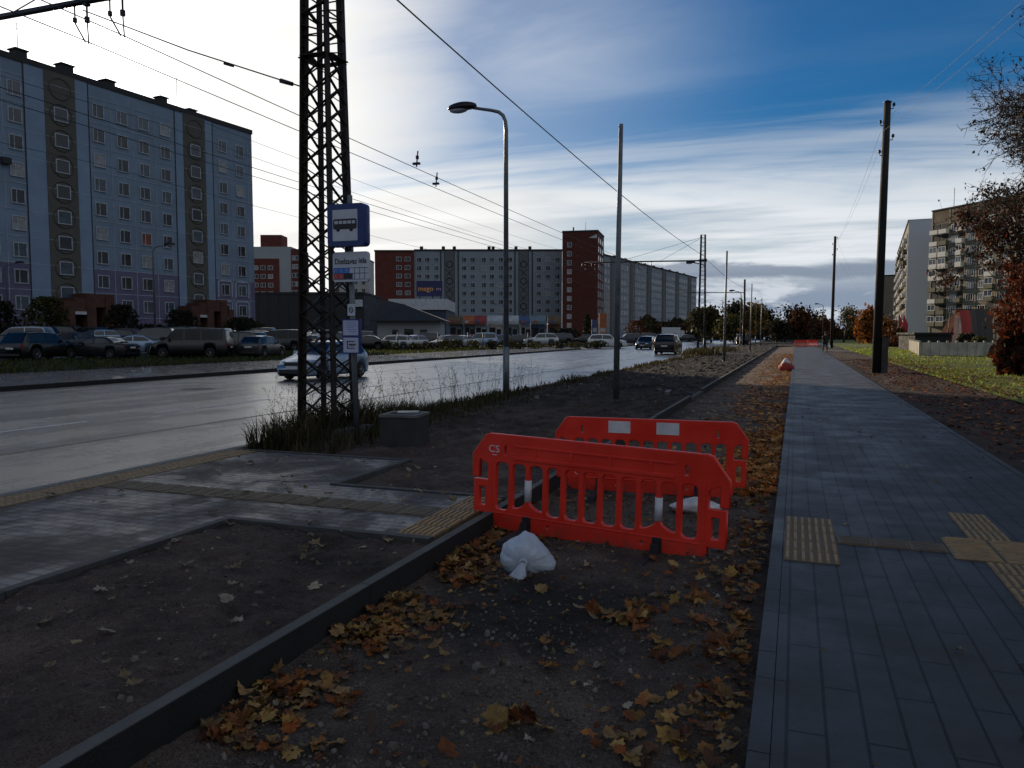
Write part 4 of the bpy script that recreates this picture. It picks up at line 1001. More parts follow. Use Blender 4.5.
cols={'orange':(.34,.10,.03),'red':(.26,.04,.035),'white':(.40,.43,.46),'blue':(.05,.09,.20),'brown':(.12,.075,.04),'teal':(.14,.20,.24)}
MC={k:PM('stall_'+k,v,None,.6,1.5) for k,v in cols.items()}
stalls=[(449,463,'brown','orange','market kiosk with a brown awning and an orange counter'),(464,475,'orange','teal','market kiosk with an orange-brown canopy'),(475,487,'red','white','white market kiosk under a red fascia'),(488,503,'white','white','plain white market kiosk in the middle of the stalls'),(504,519,'white','teal','pale market kiosk with a dark opening behind the street lamp'),(520,530,'blue','white','white market kiosk with a blue sign on its roof'),(531,546,'teal','blue','blue-grey market kiosk at the right end of the white stalls'),(548,561,'brown','brown','dark market kiosk with a tent roof beside the brick tower')]
for a,b_,c1_,c2_,lb in stalls:
    D=142; xa=(a-512)/770*D; wd=(b_-a)/770*D
    s=building('market_kiosk',lb,(xa,D),(1,0),'row of market kiosks','kiosk')
    MB().bb(0,wd-.15,0,4,0,3.6).build('wall',MC[c2_] if c2_!='orange' else MC['teal'],s)
    if c2_=='orange': MB().bb(.1,wd-.3,-.6,-.01,0,1.5).build('counter',MC['orange'],s)
    MB().add([(-.1,-1.1,3.4),(wd-.05,-1.1,3.4),(wd-.05,.0,4.2),(-.1,.0,4.2),(-.1,-1.1,3.9),(wd-.05,-1.1,3.9),(wd-.05,0,5.0),(-.1,0,5.0)],[(0,1,5,4),(1,2,6,5),(2,3,7,6),(3,0,4,7),(4,5,6,7),(3,2,1,0)]).build('awning',MC[c1_],s)
    MB().bb(.25,wd*.5,-.05,-.002,1.1,2.8).bb(wd*.58,wd*.58+.8,-.05,-.002,0,2.5).build('opening',M_dark,s)
    MB().bb(wd*.12,wd*.45,-1.2,-1.11,3.6,4.05).build('sign_panel',MC[('white','blue','red','orange')[len(lb)%4]],s)
# orange kiosk / sign near the tower foot
for px,lb,m,w_,h_,D in ((602.5,'orange advertising column at the foot of the brick tower','orange',1.6,6.0,165),(594.5,'blue and white sign board left of the orange column','blue',1.3,4.6,162)):
    x,y=P(px,D); s=thing('sign_board',lb,'sign',(x,y,0),YAW)
    MB().bb(-w_/2,w_/2,-.2,.2,1.2,h_).build('panel',MC[m],s); MB().bb(-.1,.1,-.1,.1,0,1.2).build('post',M_dsteel,s)
    MB().bb(-w_/2+.2,w_/2-.2,-.24,-.201,2.0,2.9).build('stripe',MC['white'],s)
# ---------------------------------------------------------------- right side: fence, shed, canopy, flags
fe=thing('concrete_fence','low pale concrete panel fence with posts around the yard on the right lawn','fence')
fa=Vector((*G(906,348.5),0)); fb=Vector((*G(919.5,356.2),0)); fc=Vector((*G(1002,356),0))
M_fence=PM('fence_concrete',(.46,.43,.37),(.30,.275,.235),.85,1.2,.2,20,dirt=(.2,.19,.16))
for a,b_,n in ((fa,fb,14),(fb,fc,9)):
    for i in range(n):
        p=a.lerp(b_,i/n); q=a.lerp(b_,(i+1)/n); d=(q-p).normalized()
        mb=MB(); mb.bar(p+d*.07+Vector((0,0,.55)),q-d*.07+Vector((0,0,.55)),.08,1.0) if False else None
        c=(p+q)/2; mb.box(c.x,c.y,.52,(q-p).length-.20,.07,.96,math.atan2(d.y,d.x));  mb.build('panel',M_fence,fe)
        MB().box(p.x,p.y,.56,.14,.14,1.12).build('post',M_fence,fe)
sx,sy=P(932,74); sh=thing('shed','low dark flat-roofed shed behind the concrete fence','shed',(sx,sy,0),YAW)
MB().bb(-1.7,1.75,0,3,0,1.55).build('wall',M_dark,sh); MB().bb(-1.9,1.9,-.2,3.2,1.553,1.75).build('roof',M_dark,sh)
sx,sy=P(963,84); tent=thing('striped_canopy','red pink and dark striped canvas canopy rising behind the fence on the right','canopy',(sx,sy,0),YAW)
cols2=[(.50,.30,.24),(.58,.40,.30),(.34,.035,.03),(.40,.045,.035),(.07,.06,.055),(.045,.042,.04),(.05,.045,.042),(.06,.05,.045)]
for i in range(8):
    a0,a1=-2.1+i*.56,-2.1+(i+1)*.56-.004; m=PM('canvas_'+str(i),cols2[i],None,.8,3,.2,20); vs=[];n=9
    for j in range(n+1):
        t_=j/n
        for a in (a0,a1):
            r_=1-.0*t_; top=4.2 if i>1 else 3.6+.4*i
            xx=a+(.9*(t_**1.5) if i<2 else .25*t_); vs.append((xx,-1.3+1.1*t_**2,top*t_))
    base=len(vs); fs=[(2*j,2*j+1,2*j+3,2*j+2) for j in range(n)]
    vs2=[(v[0],-v[1]+.2,v[2]) for v in vs]; fs2=[(base+2*j+2,base+2*j+3,base+2*j+1,base+2*j) for j in range(n)]
    MB().add(vs+vs2,fs+fs2,0,True).build('canvas_panel',m,tent)
MB().tube([(-1.9,0,0),(-1.5,0,4.4)],.05,6).tube([(2.5,0,0),(2.5,0,4.2)],.05,6).tube([(-1.5,0,4.25),(2.6,0,4.28)],.06,6).build('frame',M_dsteel,tent)
x,y=P(903.5,80); ub=thing('utility_cabinet','grey metal utility cabinet at the left end of the concrete fence','cabinet',(x,y,0),YAW)
MB().bb(-.42,.42,-.25,.25,.1,1.25).build('body',M_conc,ub); MB().bb(-.47,.47,-.3,.3,1.253,1.33).build('lid',M_dsteel,ub); MB().bb(-.36,.36,-.275,-.252,.2,1.15).build('door',M_steel,ub); MB().bb(-.45,.45,-.28,.28,-.1,.098).build('plinth',M_concd,ub)
M_flag=PM('flag_red',(.50,.03,.05),(.40,.03,.04),.7,2,0,trans=.3)
for px,lb in ((897.5,'narrow faded red feather flag, left of two beside the pale end wall'),(902,'bright red feather flag, right of two beside the pale end wall')):
    x,y=P(px,120); s=thing('feather_flag',lb,'flag',(x,y,0),YAW,'red feather flags')
    MB().tube([(0,0,0),(0,0,4.6)],.03,5).build('pole',M_steel,s)
    vs=[];fs=[]
    for j in range(11):
        t_=j/10; z=1.0+3.5*t_; wd=.75*(1-max(0,t_-.6)/.4*.75); vs+=[(.03,0,z),(wd,.06*math.sin(t_*9),z)]
    for j in range(10): fs.append((2*j,2*j+1,2*j+3,2*j+2))
    MB().add(vs,fs,0,True).build('banner',M_flag,s)
# ---------------------------------------------------------------- cars
PAINT={k:paint('car_paint_'+k,c,r,m) for k,c,r,m in (('silverblue',(.24,.32,.42),.28,.55),('silver',(.38,.40,.42),.28,.6),('white',(.62,.63,.64),.3,0),('black',(.006,.006,.007),.2,0),('navy',(.012,.018,.035),.22,.1),('grey',(.07,.075,.08),.28,.5),('dark',(.018,.020,.022),.25,.3),('blue',(.03,.06,.16),.25,.2),('green',(.02,.045,.03),.25,.2),('red',(.20,.02,.015),.25,0),('beige',(.30,.27,.21),.3,.3))}
M_tyre=PM('tyre',(.010,.010,.011),(.006,.006,.006),.85,9,.2,40); M_rim=PM('alloy_rim',(.30,.31,.32),(.2,.2,.21),.35,4,0,metal=.7)
M_trim=PM('black_trim',(.010,.010,.011),(.007,.007,.008),.55,6); M_lampc=PM('headlight',(.55,.58,.60),(.35,.37,.39),.12,6,0,spec=.9); M_lampr=PM('tail_light',(.30,.015,.01),(.2,.01,.008),.2,6)
M_plate=PM('plate_white',(.55,.56,.57),(.45,.46,.47),.5,8)
SPEC={ # L, W, H, wheel r, axle front, axle rear(from front), ground, hood z, cowl x, roof start, roof end, glass base x, glass base z, tail z, belt
 'hatch':dict(L=3.95,W=1.68,H=1.46,r=.30,af=.78,ar=3.28,hood=.80,cowl=1.02,rs=1.75,re=3.35,gb=3.84,gz=.98,tz=.94,belt=.90),
 'wagon':dict(L=4.6,W=1.76,H=1.48,r=.31,af=.90,ar=3.62,hood=.80,cowl=1.30,rs=2.05,re=4.05,gb=4.50,gz=.98,tz=.94,belt=.90),
 'sedan':dict(L=4.6,W=1.78,H=1.43,r=.31,af=.90,ar=3.62,hood=.80,cowl=1.30,rs=2.10,re=3.15,gb=3.90,gz=1.00,tz=.98,belt=.92),
 'suv':dict(L=4.65,W=1.86,H=1.70,r=.36,af=.92,ar=3.62,hood=1.0,cowl=1.35,rs=2.00,re=4.05,gb=4.55,gz=1.10,tz=1.06,belt=1.06),
 'van':dict(L=5.1,W=1.92,H=1.98,r=.34,af=.95,ar=4.0,hood=1.05,cowl=.95,rs=1.75,re=4.90,gb=5.06,gz=1.15,tz=1.1,belt=1.12),
 'mpv':dict(L=4.6,W=1.82,H=1.75,r=.32,af=.92,ar=3.70,hood=.95,cowl=1.05,rs=1.95,re=4.20,gb=4.54,gz=1.05,tz=1.0,belt=1.0)}
def lerp_tab(tab,x):
    if x<=tab[0][0]: return tab[0][1]
    for (a,b),(c,d) in zip(tab[:-1],tab[1:]):
        if x<=c:
            t=(x-a)/(c-a); t=t*t*(3-2*t)*.5+t*.5; return b+(d-b)*t
    return tab[-1][1]
_car={}
def car_parts(kind):
    if kind in _car: return _car[kind]
    s=SPEC[kind]; L,W,H=s['L'],s['W'],s['H']; r=s['r']; g=.17 if kind in('suv','van') else .15
    top=[(0,.52),(.05,.60),(.18,s['hood']-.12),(.45,s['hood']-.03),(s['cowl'],s['hood']+.10),(s['rs'],H-.06),((s['rs']+s['re'])/2,H),(s['re'],H-.05),(s['gb'],s['gz']),(L-.04,s['tz']-.03 if kind!='sedan' else s['tz']),(L,.80)]
    if kind=='sedan': top[-2:]=[(L-.12,s['tz']),(L-.03,s['tz']-.08),(L,.74)]
    ztop=lambda x: lerp_tab(top,x)
    def hw(x):
        e=1.0
        if x<.75: e=.80+.20*math.sin(math.pi/2*max(0,x)/.75)**.8
        if x>L-.6: e=.87+.13*math.sin(math.pi/2*max(0,(L-x))/.6)**.8
        return W/2*e
    zbelt=lambda x: s['belt']+.05*(x/L)
    xs=sorted(set([round(L*i/64,3) for i in range(65)]+[round(a+r*1.17*math.cos(math.pi*k/10),3) for a in (s['af'],s['ar']) for k in range(11)]+[.02,.05,L-.02,L-.05]))
    def sec(x):
        zt=ztop(x); zb=min(zbelt(x),zt-.04); w=hw(x); z0=g+ (.10 if x<.05 or x>L-.05 else 0)
        arch=0
        for a in (s['af'],s['ar']):
            dx=abs(x-a)
            if dx<r*1.17: arch=max(arch, r+math.sqrt(max(0,(r*1.17)**2-dx*dx)))
        zs=max(z0+.06,arch); zm=max(.52,zs+.05); zb2=max(zb,zm+.03)
        gh=max(0,min(1,(zt-zb-.04)/(H-zb-.1))); tumble=(.17 if kind!='van' else .09)*gh
        wr=w*(.97-tumble*1.0)
        base=z0 if arch<z0 else zs
        pts=[(0,z0),(w*.55,z0),(w*.86,base) if arch<z0 else (w*.62,z0),(w*.965,max(z0+.05,zs-.002)),(w*.985,zs+.04),(w,zm),(w*.985,zb2-.05),(w*.955,zb2),(wr,max(zb2+.01,zt-.07) if gh>.02 else zb2+.01),(wr*.93,max(zb2+.015,zt-.02)),(wr*.80,max(zb2+.02,zt)),(0,max(zb2+.03,zt+.02))]
        return pts
    S=[sec(x) for x in xs]; n=len(S[0]); vs=[];fs=[];mi=[]
    for x,pts in zip(xs,S):
        for y,z in pts: vs.append((L/2-x,y,z))
        for y,z in pts[1:-1]: vs.append((L/2-x,-y,z))
    m=2*n-2
    def idx(i,j,side): return i*m+(j if side==0 or j==0 or j==n-1 else n+j-1)
    body=MB()
    for i in range(len(xs)-1):
        for j in range(n-1):
            for sd in (0,1):
                q=(idx(i,j,sd),idx(i,j+1,sd),idx(i+1,j+1,sd),idx(i+1,j,sd)); q=q if sd else q[::-1]
                fs.append(q); mi.append(1 if j<2 else 0)
    for i in (0,len(xs)-1):
        ring=[idx(i,j,0) for j in range(n)]+[idx(i,j,1) for j in range(n-2,0,-1)]
        fs.append(tuple(ring if i==0 else ring[::-1])); mi.append(0)
    body.v=vs; body.f=fs; body.m=mi; body.sm=[True]*len(fs); body.col=[None]*len(fs)
    # inner wheel wells
    def yb(x,z):                      # half width of the greenhouse at height z
        p=sec(x); (y0,z0),(y1,z1)=p[7],p[8]
        t=max(0,min(1,(z-z0)/max(.01,z1-z0))); return y0+(y1-y0)*t
    P_={}
    P_['body']=[(body,None)]
    def side_glass(xa,xb,sd):
        mb=MB(); nn=10; vv=[];ff=[]; ok=[]
        for i in range(nn+1):
            x=xa+(xb-xa)*i/nn; zl=zbelt(x)+.03; zh=ztop(x)-.10
            if zh<zl+.03: zh=zl+.03
            for k in range(4):
                z=zl+(zh-zl)*k/3; vv.append((L/2-x,sd*(yb(x,z)+.008),z))
        for i in range(nn):
            for k in range(3):
                q=(4*i+k,4*i+k+1,4*i+k+5,4*i+k+4); ff.append(q if sd>0 else q[::-1])
        return mb.add(vv,ff,0,True)
    mid=(s['rs']+s['re'])/2-(.15 if kind!='van' else 1.0)
    end=s['gb']-(.25 if kind in('hatch','wagon','suv','mpv','van') else .35)
    P_['side_window']=[]
    for sd in (1,-1):
        P_['side_window']+=[side_glass(s['cowl']+.28,mid-.03,sd), side_glass(mid+.05,end if kind!='wagon' and kind!='van' else (mid+1.05),sd)]
        if kind in('wagon','van','suv','mpv'): 
            if kind in ('wagon','van'): P_['side_window'].append(side_glass(mid+1.12,end,sd))
    def cross(xa,xb,lift):
        mb=MB(); vv=[];ff=[]; nn=8; kk=8
        dz=ztop(xb)-ztop(xa); dx=xb-xa; ln=math.hypot(dx,dz); nx,nz=dz/ln,dx/ln   # outward normal in (x,z)
        sgn=1
        for i in range(nn+1):
            x=xa+(xb-xa)*i/nn; p=sec(x); wr=p[10][0]*.99
            for k in range(kk+1):
                v=-1+2*k/kk; y=v*wr; z=p[10][1]+(p[11][1]-p[10][1])*(1-abs(v)); vv.append((L/2-(x-nx*lift),y,z+abs(nz)*lift+.006))
        for i in range(nn):
            for k in range(kk):
                a=i*(kk+1)+k; ff.append((a,a+1,a+kk+2,a+kk+1))
        return mb.add(vv,ff,0,True)
    P_['windscreen']=cross(s['cowl']+.06,s['rs']-.06,.012)
    P_['rear_window']=cross(s['re']+.05,s['gb']-.04,.012)
    wh=MB().lathe([(r*.62,-.095),(r*.93,-.10),(r,-.07),(r,.07),(r*.93,.10),(r*.62,.095)],22,0,(0,0,0),'y')
    rim=MB(); rim.lathe([(r*.64,-.088),(r*.60,-.075),(r*.58,-.05)],18,0,(0,0,0),'y').lathe([(r*.64,.088),(r*.60,.075),(r*.58,.05)],18,0,(0,0,0),'y')
    for sd in (-1,1):
        for k in range(6):
            a=k*math.pi/3; rim.bar((0,sd*.07,0),(r*.6*math.cos(a),sd*.075,r*.6*math.sin(a)),.075,.02)
        rim.lathe([(0,sd*.085),(.06,sd*.085),(.065,sd*.06)],12,0,(0,0,0),'y')
    P_['tyre']=wh; P_['rim']=rim
    hz=s['hood']-.16
    hl=[];tl=[]
    for sd in (1,-1):
        mb=MB(); vv=[];
        for k in range(6):
            t=k/5; y=sd*(W/2*.40+W/2*.36*t); x=.045+.20*t**2.2
            vv+=[(L/2-x+.035,y,hz-.07),(L/2-x-.035,y,hz+.075)]
        mb.add(vv,[((2*k,2*k+1,2*k+3,2*k+2) if sd<0 else (2*k,2*k+2,2*k+3,2*k+1)) for k in range(5)],0,True); hl.append(mb)
        mb=MB(); tz=s['tz']-.12; 
        hh=.14 if kind in('sedan','hatch') else .26
        mb.bb(-L/2+.02,-L/2+.16,sd*W/2*.62 if sd>0 else -W/2*.90,W/2*.90 if sd>0 else -W/2*.62,tz-hh,tz); tl.append(mb)
    P_['headlight']=hl; P_['tail_light']=tl
    gr=MB().bb(L/2-.05,L/2+.012,-W*.20,W*.20,hz-.10,hz+.03).bb(L/2-.05,L/2+.016,-W*.34,W*.34,.26,.40).bb(-L/2-.012,-L/2+.05,-W*.36,W*.36,.28,.42)
    P_['grille']=gr
    P_['number_plate']=[MB().bb(L/2+.018,L/2+.03,-.26,.26,.42,.53),MB().bb(-L/2-.028,-L/2-.014,-.26,.26,.66,.77)]
    mr=[]
    for sd in (1,-1):
        mr.append(MB().box(L/2-s['cowl']-.42,sd*(W/2+.075),zbelt(1)+.08,.11,.20,.14,0,0,.8).bar((L/2-s['cowl']-.42,sd*W/2*.93,zbelt(1)+.02),(L/2-s['cowl']-.42,sd*(W/2+.05),zbelt(1)+.04),.04))
    P_['mirror']=mr
    well=MB()
    for a in (s['af'],s['ar']): well.bb(L/2-a-r*1.15,L/2-a+r*1.15,-W*.36,W*.36,g+.02,r*2.12)
    P_['wheel_well']=well
    if kind=='suv': 
        P_['roof_rail']=[MB().tube([(L/2-s['rs']-.2,sd*W*.36,H-.02),(L/2-s['rs']-.4,sd*W*.36,H+.05),(L/2-s['re']+.2,sd*W*.36,H+.05),(L/2-s['re']-.0,sd*W*.36,H-.02)],.018,6) for sd in (1,-1)]
    # to meshes
    D={}
    D['body']=body.mesh('body',[M_trim,M_trim]); D['side_window']=[m_.mesh('side_window',M_cglass) for m_ in P_['side_window']]
    D['windscreen']=P_['windscreen'].mesh('windscreen',M_cglass); D['rear_window']=P_['rear_window'].mesh('rear_window',M_cglass)
    D['tyre']=wh.mesh('tyre',M_tyre); D['rim']=rim.mesh('rim',M_rim)
    D['headlight']=[m_.mesh('headlight',M_lampc) for m_ in hl]; D['tail_light']=[m_.mesh('tail_light',M_lampr) for m_ in tl]
    D['grille']=gr.mesh('grille',M_trim); D['number_plate']=[m_.mesh('number_plate',M_plate) for m_ in P_['number_plate']]
    D['mirror']=[m_.mesh('mirror',M_trim) for m_ in mr]; D['wheel_well']=well.mesh('wheel_well',M_trim)
    if 'roof_rail' in P_: D['roof_rail']=[m_.mesh('roof_rail',M_trim) for m_ in P_['roof_rail']]
    _car[kind]=(D,s); return _car[kind]
def car(name,label,kind,colour,x,y,heading,z=0.03,group=None,cat='car',scale=1.0):
    D,s=car_parts(kind); t=thing(name,label,cat,(x,y,z),heading,group); t.scale=(scale,)*3
    o=link('body',D['body'],t); o.material_slots[0].link='OBJECT'; o.material_slots[0].material=PAINT[colour]
    for m_ in D['side_window']: link('side_window',m_,t)
    link('windscreen',D['windscreen'],t); link('rear_window',D['rear_window'],t); link('grille',D['grille'],t); link('wheel_well',D['wheel_well'],t)
    for k in ('headlight','tail_light','number_plate','mirror','roof_rail'):
        for m_ in D.get(k,[]): 
            q=link(k,m_,t)
            if k=='mirror': q.material_slots[0].link='OBJECT'; q.material_slots[0].material=PAINT[colour]
    L=s['L']
    for a in (s['af'],s['ar']):
        for sd in (1,-1):
            w_=link('wheel',D['tyre'],t,(L/2-a,sd*(s['W']/2-.105),s['r'])); link('rim',D['rim'],w_)
    return t
DOWN=R(-90); UP=R(90); CR=YAW
car('hatchback','pale silver-blue hatchback driving towards the camera behind the near lattice mast','hatch','silverblue',-17.2,25.6,DOWN+R(-2),-.1)
x,y=G(665,354.5,-.1); car('suv','black sport utility car seen from behind, driving away in the near lane','suv','black',x,y+1.8,UP,-.1)
x,y=G(642.5,349.5,-.1); car('saloon_car','dark car driving towards the camera beside the black car that drives away','wagon','black',x,y+2,DOWN,-.1)
x,y=P(607,92); car('white_suv','white sport utility car turning into the road past the bare steel pole','suv','white',x,y,CR+R(-8),-.09)
x,y=P(741,118); car('dark_car','dark car near the road edge between the distant bare poles','suv','navy',x,y,UP+R(8),-.09)
# front row and rows behind, before the left block: (photo column, distance, kind, colour, heading against the view, label)
PK=[(2,52,'wagon','dark',183,'dark estate car cut off by the left edge of the picture'),
(42,51,'suv','black',78,'black sport utility car parked with its red tail light towards the road at the left'),
(100,53,'sedan','dark',172,'dark saloon car parked sideways in the front row, left of the leftmost lamp pole'),
(193,55,'van','black',182,'long black van parked sideways behind the street lamp in the front row'),
(236,60,'mpv','dark',172,'dark tall car directly behind the long black van'),
(263,57,'hatch','grey',80,'grey hatchback parked with its rear to the road left of the driving silver-blue car'),
(22,63,'mpv','silver',186,'silver people carrier in the second row at the far left'),
(74,64,'sedan','navy',250,'navy car with a pale bonnet in the second row, left of the saloon'),
(96,68,'hatch','silverblue',235,'silver-blue car half hidden behind the dark saloon'),
(132,62,'sedan','silverblue',200,'blue-grey car with a bright windscreen left of the black van'),
(118,76,'wagon','dark',190,'dark estate car in the third row left of the leftmost lamp pole'),
(176,80,'mpv','green',175,'dark green people carrier in the third row behind the black van'),
(200,92,'hatch','silver',185,'small silver car near the right porch of the left block'),
(152,84,'wagon','grey',180,'grey estate car in front of the hedge of the left block'),
(60,78,'wagon','navy',188,'navy estate car in front of the left porch'),
(283,70,'van','dark',175,'dark van in the row left of the near lattice mast'),
(272,84,'sedan','silver',180,'silver saloon with a bright roof before the dark store'),
(293,88,'wagon','white',182,'white estate car before the dark store, left of the mast'),
(258,92,'mpv','grey',178,'grey people carrier at the left corner of the dark store'),
(312,80,'wagon','silver',176,'silver estate car glimpsed through the near lattice mast'),
(330,72,'mpv','dark',190,'dark people carrier glimpsed behind the sign post'),
(366,76,'sedan','black',182,'black saloon just right of the timetable sheets'),
(391,78,'wagon','silver',184,'silver estate car parked sideways right of the driving hatchback'),
(411,82,'hatch','silver',230,'silver hatchback right behind the silver estate car'),
(424,92,'mpv','black',178,'black people carrier before the gabled kiosk'),
(446,88,'hatch','grey',225,'grey hatchback with a pale bonnet in front of the supermarket'),
(462,90,'sedan','silver',228,'silver saloon parked at an angle among the weeds in the middle'),
(436,104,'sedan','white',182,'white saloon with a bright roof left of the orange counter'),
(480,98,'mpv','silverblue',180,'pale blue people carrier before the red-fronted kiosk'),
(497,104,'wagon','blue',182,'blue estate car just left of the near street lamp'),
(515,102,'wagon','dark',180,'dark estate car just right of the near street lamp'),
(541,100,'suv','silver',180,'silver sport utility car parked sideways left of the driveway'),
(520,116,'sedan','white',176,'white saloon in the back row behind the near street lamp'),
(559,122,'mpv','black',182,'black people carrier before the dark tent roof'),
(584,126,'wagon','dark',180,'dark estate car at the foot of the brick tower'),
(628,122,'suv','navy',185,'navy sport utility car behind the white one that turns'),
(643,130,'mpv','dark',182,'dark people carrier behind the bare steel pole'),
(652,145,'wagon','grey',180,'grey estate car far along the car park'),
(684,170,'wagon','black',182,'black car beside the white lorry'),
(405,112,'wagon','silver',176,'silver estate car in the back row before the gabled kiosk'),
(468,118,'hatch','red',182,'small red hatchback in the back row before the kiosks'),
(500,122,'sedan','grey',180,'grey saloon in the back row before the white kiosk')]
for px,yc,k,c,hd,lb in PK:
    yc*=.93 if yc<66 and px<300 else 1; x,y=P(px,yc)
    car('parked_car',lb,k,c,x,y,YAW+R(hd),(.033+max(0,-44.5-x)*.038) if y<81.5 else .033,'cars in the car park')
rnd=random.Random(55)
for px,yc in ((36,70),(52,74),(88,76),(112,70),(140,73),(150,70),(164,71),(186,74),(214,70),(228,76),(246,72),(262,70),(282,78),(300,74),(318,90),(345,84),(358,92)):
    x,y=P(px,yc)
    car('parked_car','dark car packed into the back rows of the left car park, only roof showing',('wagon','sedan','mpv','suv')[px%4],('black','dark','grey','navy')[(px//3)%4],x,y,YAW+R(180+rnd.uniform(-25,25)),(.033+max(0,-44.5-x)*.038) if y<81.5 else .033,'dark cars packed in the back rows of the left car park')
x,y=P(671,200); lr=thing('lorry','white box lorry parked beyond the driving cars at the end of the car park','lorry',(x,y,.03),YAW+R(-6))
MB().bb(-2.4,2.2,-1.2,1.2,.9,3.3).build('cargo_box',M_white,lr); MB().bb(2.25,3.9,-1.1,1.1,.6,1.5).bb(2.25,3.2,-1.1,1.1,1.5,2.5).build('cab',M_white,lr); MB().bb(3.1,3.25,-1.0,1.0,1.55,2.4).build('windscreen',M_cglass,lr); MB().bb(-2.3,3.5,-.5,.5,.5,.9).build('chassis',M_trim,lr)
for ax in (-1.5,2.9):
    for s_ in (1,-1): MB().lathe([(0,-.14),(.45,-.14),(.45,.14),(0,.14)],14,0,(ax,s_*1.0,.45),'y').build('wheel',M_tyre,lr)
# ---------------------------------------------------------------- people
def skin_person(step=.28, arm=.2, bend=0.0):
    J=[(0,0,.96),(0,.02,1.16),(0,.0,1.40),(0,-.02,1.52),(0,-.035,1.60),(0,-.03,1.74)]
    Rr=[.155,.145,.16,.062,.085,.075]; E=[(0,1),(1,2),(2,3),(3,4),(4,5)]
    def ch(par,pts,rs):
        p=par
        for q,r_ in zip(pts,rs): J.append(q); Rr.append(r_); E.append((p,len(J)-1)); p=len(J)-1
    for s,sg in ((1,1),(-1,-1)):
        st=step*sg
        ch(0,[(s*.10,-.02,.88),(s*.10,-st*.45-.03,.50),(s*.10,-st+ (.10 if st<0 else 0),.10),(s*.11,-st-.14+(.10 if st<0 else 0),.045)],[.11,.072,.048,.042])
        ch(2,[(s*.20,0,1.40),(s*.25,.03+arm*sg*.3,1.12),(s*.26,-.05+arm*sg,.90),(s*.26,-.07+arm*sg,.80)],[.075,.055,.042,.036])
    me=bpy.data.meshes.new('body'); me.from_pydata(J,E,[]); o=bpy.data.objects.new('body',me)
    sk=o.modifiers.new('skin','SKIN'); sk.use_smooth_shade=True
    for v,r_ in zip(me.skin_vertices[0].data,Rr): v.radius=(r_,r_*.85)
    me.skin_vertices[0].data[0].use_root=True
    su=o.modifiers.new('sub','SUBSURF'); su.levels=2; su.render_levels=2
    return o
M_cloth=PM('dark_coat',(.006,.006,.007),(.004,.004,.005),.85,9,.2,40); M_trou=PM('dark_trousers',(.011,.012,.018),(.007,.007,.01),.85,9); M_skin=PM('skin',(.34,.21,.15),(.28,.16,.11),.6,6)
pm_=eval_mesh(skin_person(),'body',[M_cloth,M_trou,M_skin])
for p in pm_.polygons:
    c=p.center; p.material_index = 2 if (c.z>1.50 or (c.z<.86 and abs(c.x)>.2)) else (1 if c.z<.86 and abs(c.x)<.2 else 0); p.use_smooth=True
hm=MB(); vv=[];ff=[]
for j in range(8):
    for i in range(14):
        th=math.pi*.62*j/7; a=2*math.pi*i/14; vv.append((.098*math.sin(th)*math.cos(a),-.025+.112*math.sin(th)*math.sin(a),1.70+.115*math.cos(th)))
for j in range(7):
    for i in range(14): i2=(i+1)%14; ff.append((j*14+i,(j+1)*14+i,(j+1)*14+i2,j*14+i2))
hm.add(vv,ff,0,True); M_hair=PM('dark_hat',(.012,.010,.010),(.007,.006,.006),.8,9); hair_me=hm.mesh('hat',M_hair)
ct=MB().lathe([(.17,1.42),(.20,1.30),(.195,1.1),(.20,.95),(.235,.72),(.225,.71)],18); 
coat_me=ct.mesh('coat',M_cloth)
for v in coat_me.vertices: v.co.y*=.78
def person(label,x,y,rz,coat=True,group=None):
    t=thing('person',label,'person',(x,y,0),rz,group); b=link('body',pm_,t); link('hat',hair_me,t)
    if coat: link('coat',coat_me,t)
    return t
x,y=G(825,352.3,0); pr=person('person in dark clothes walking on the paved path with a pale bag',x,y,R(12)); pr['label']='person in a dark coat walking on the paved path beside the second wooden pole'
bg_=thing('carrier_bag','small pale carrier bag hanging from the hand of the person on the path','bag',(x+.30,y-.02,.0),0)
MB().lathe([(0,.30),(.10,.31),(.15,.40),(.14,.55),(.06,.70),(.015,.78)],12).build('bag',M_sack2,bg_); MB().tube([(-.02,0,.76),(-.03,0,.83),(0,0,.86),(.03,0,.82)],.012,5).build('handle',M_sack2,bg_)
for px,lb in ((540,'person in dark clothes standing by the blue-grey kiosk, left of three'),(547,'person in dark clothes standing by the kiosks, middle of three'),(553,'person in dark clothes standing left of the dark tent roof, right of three')):
    x,y=P(px,136); person(lb,x,y,R(40*(px%5)),False,'people at the market kiosks')

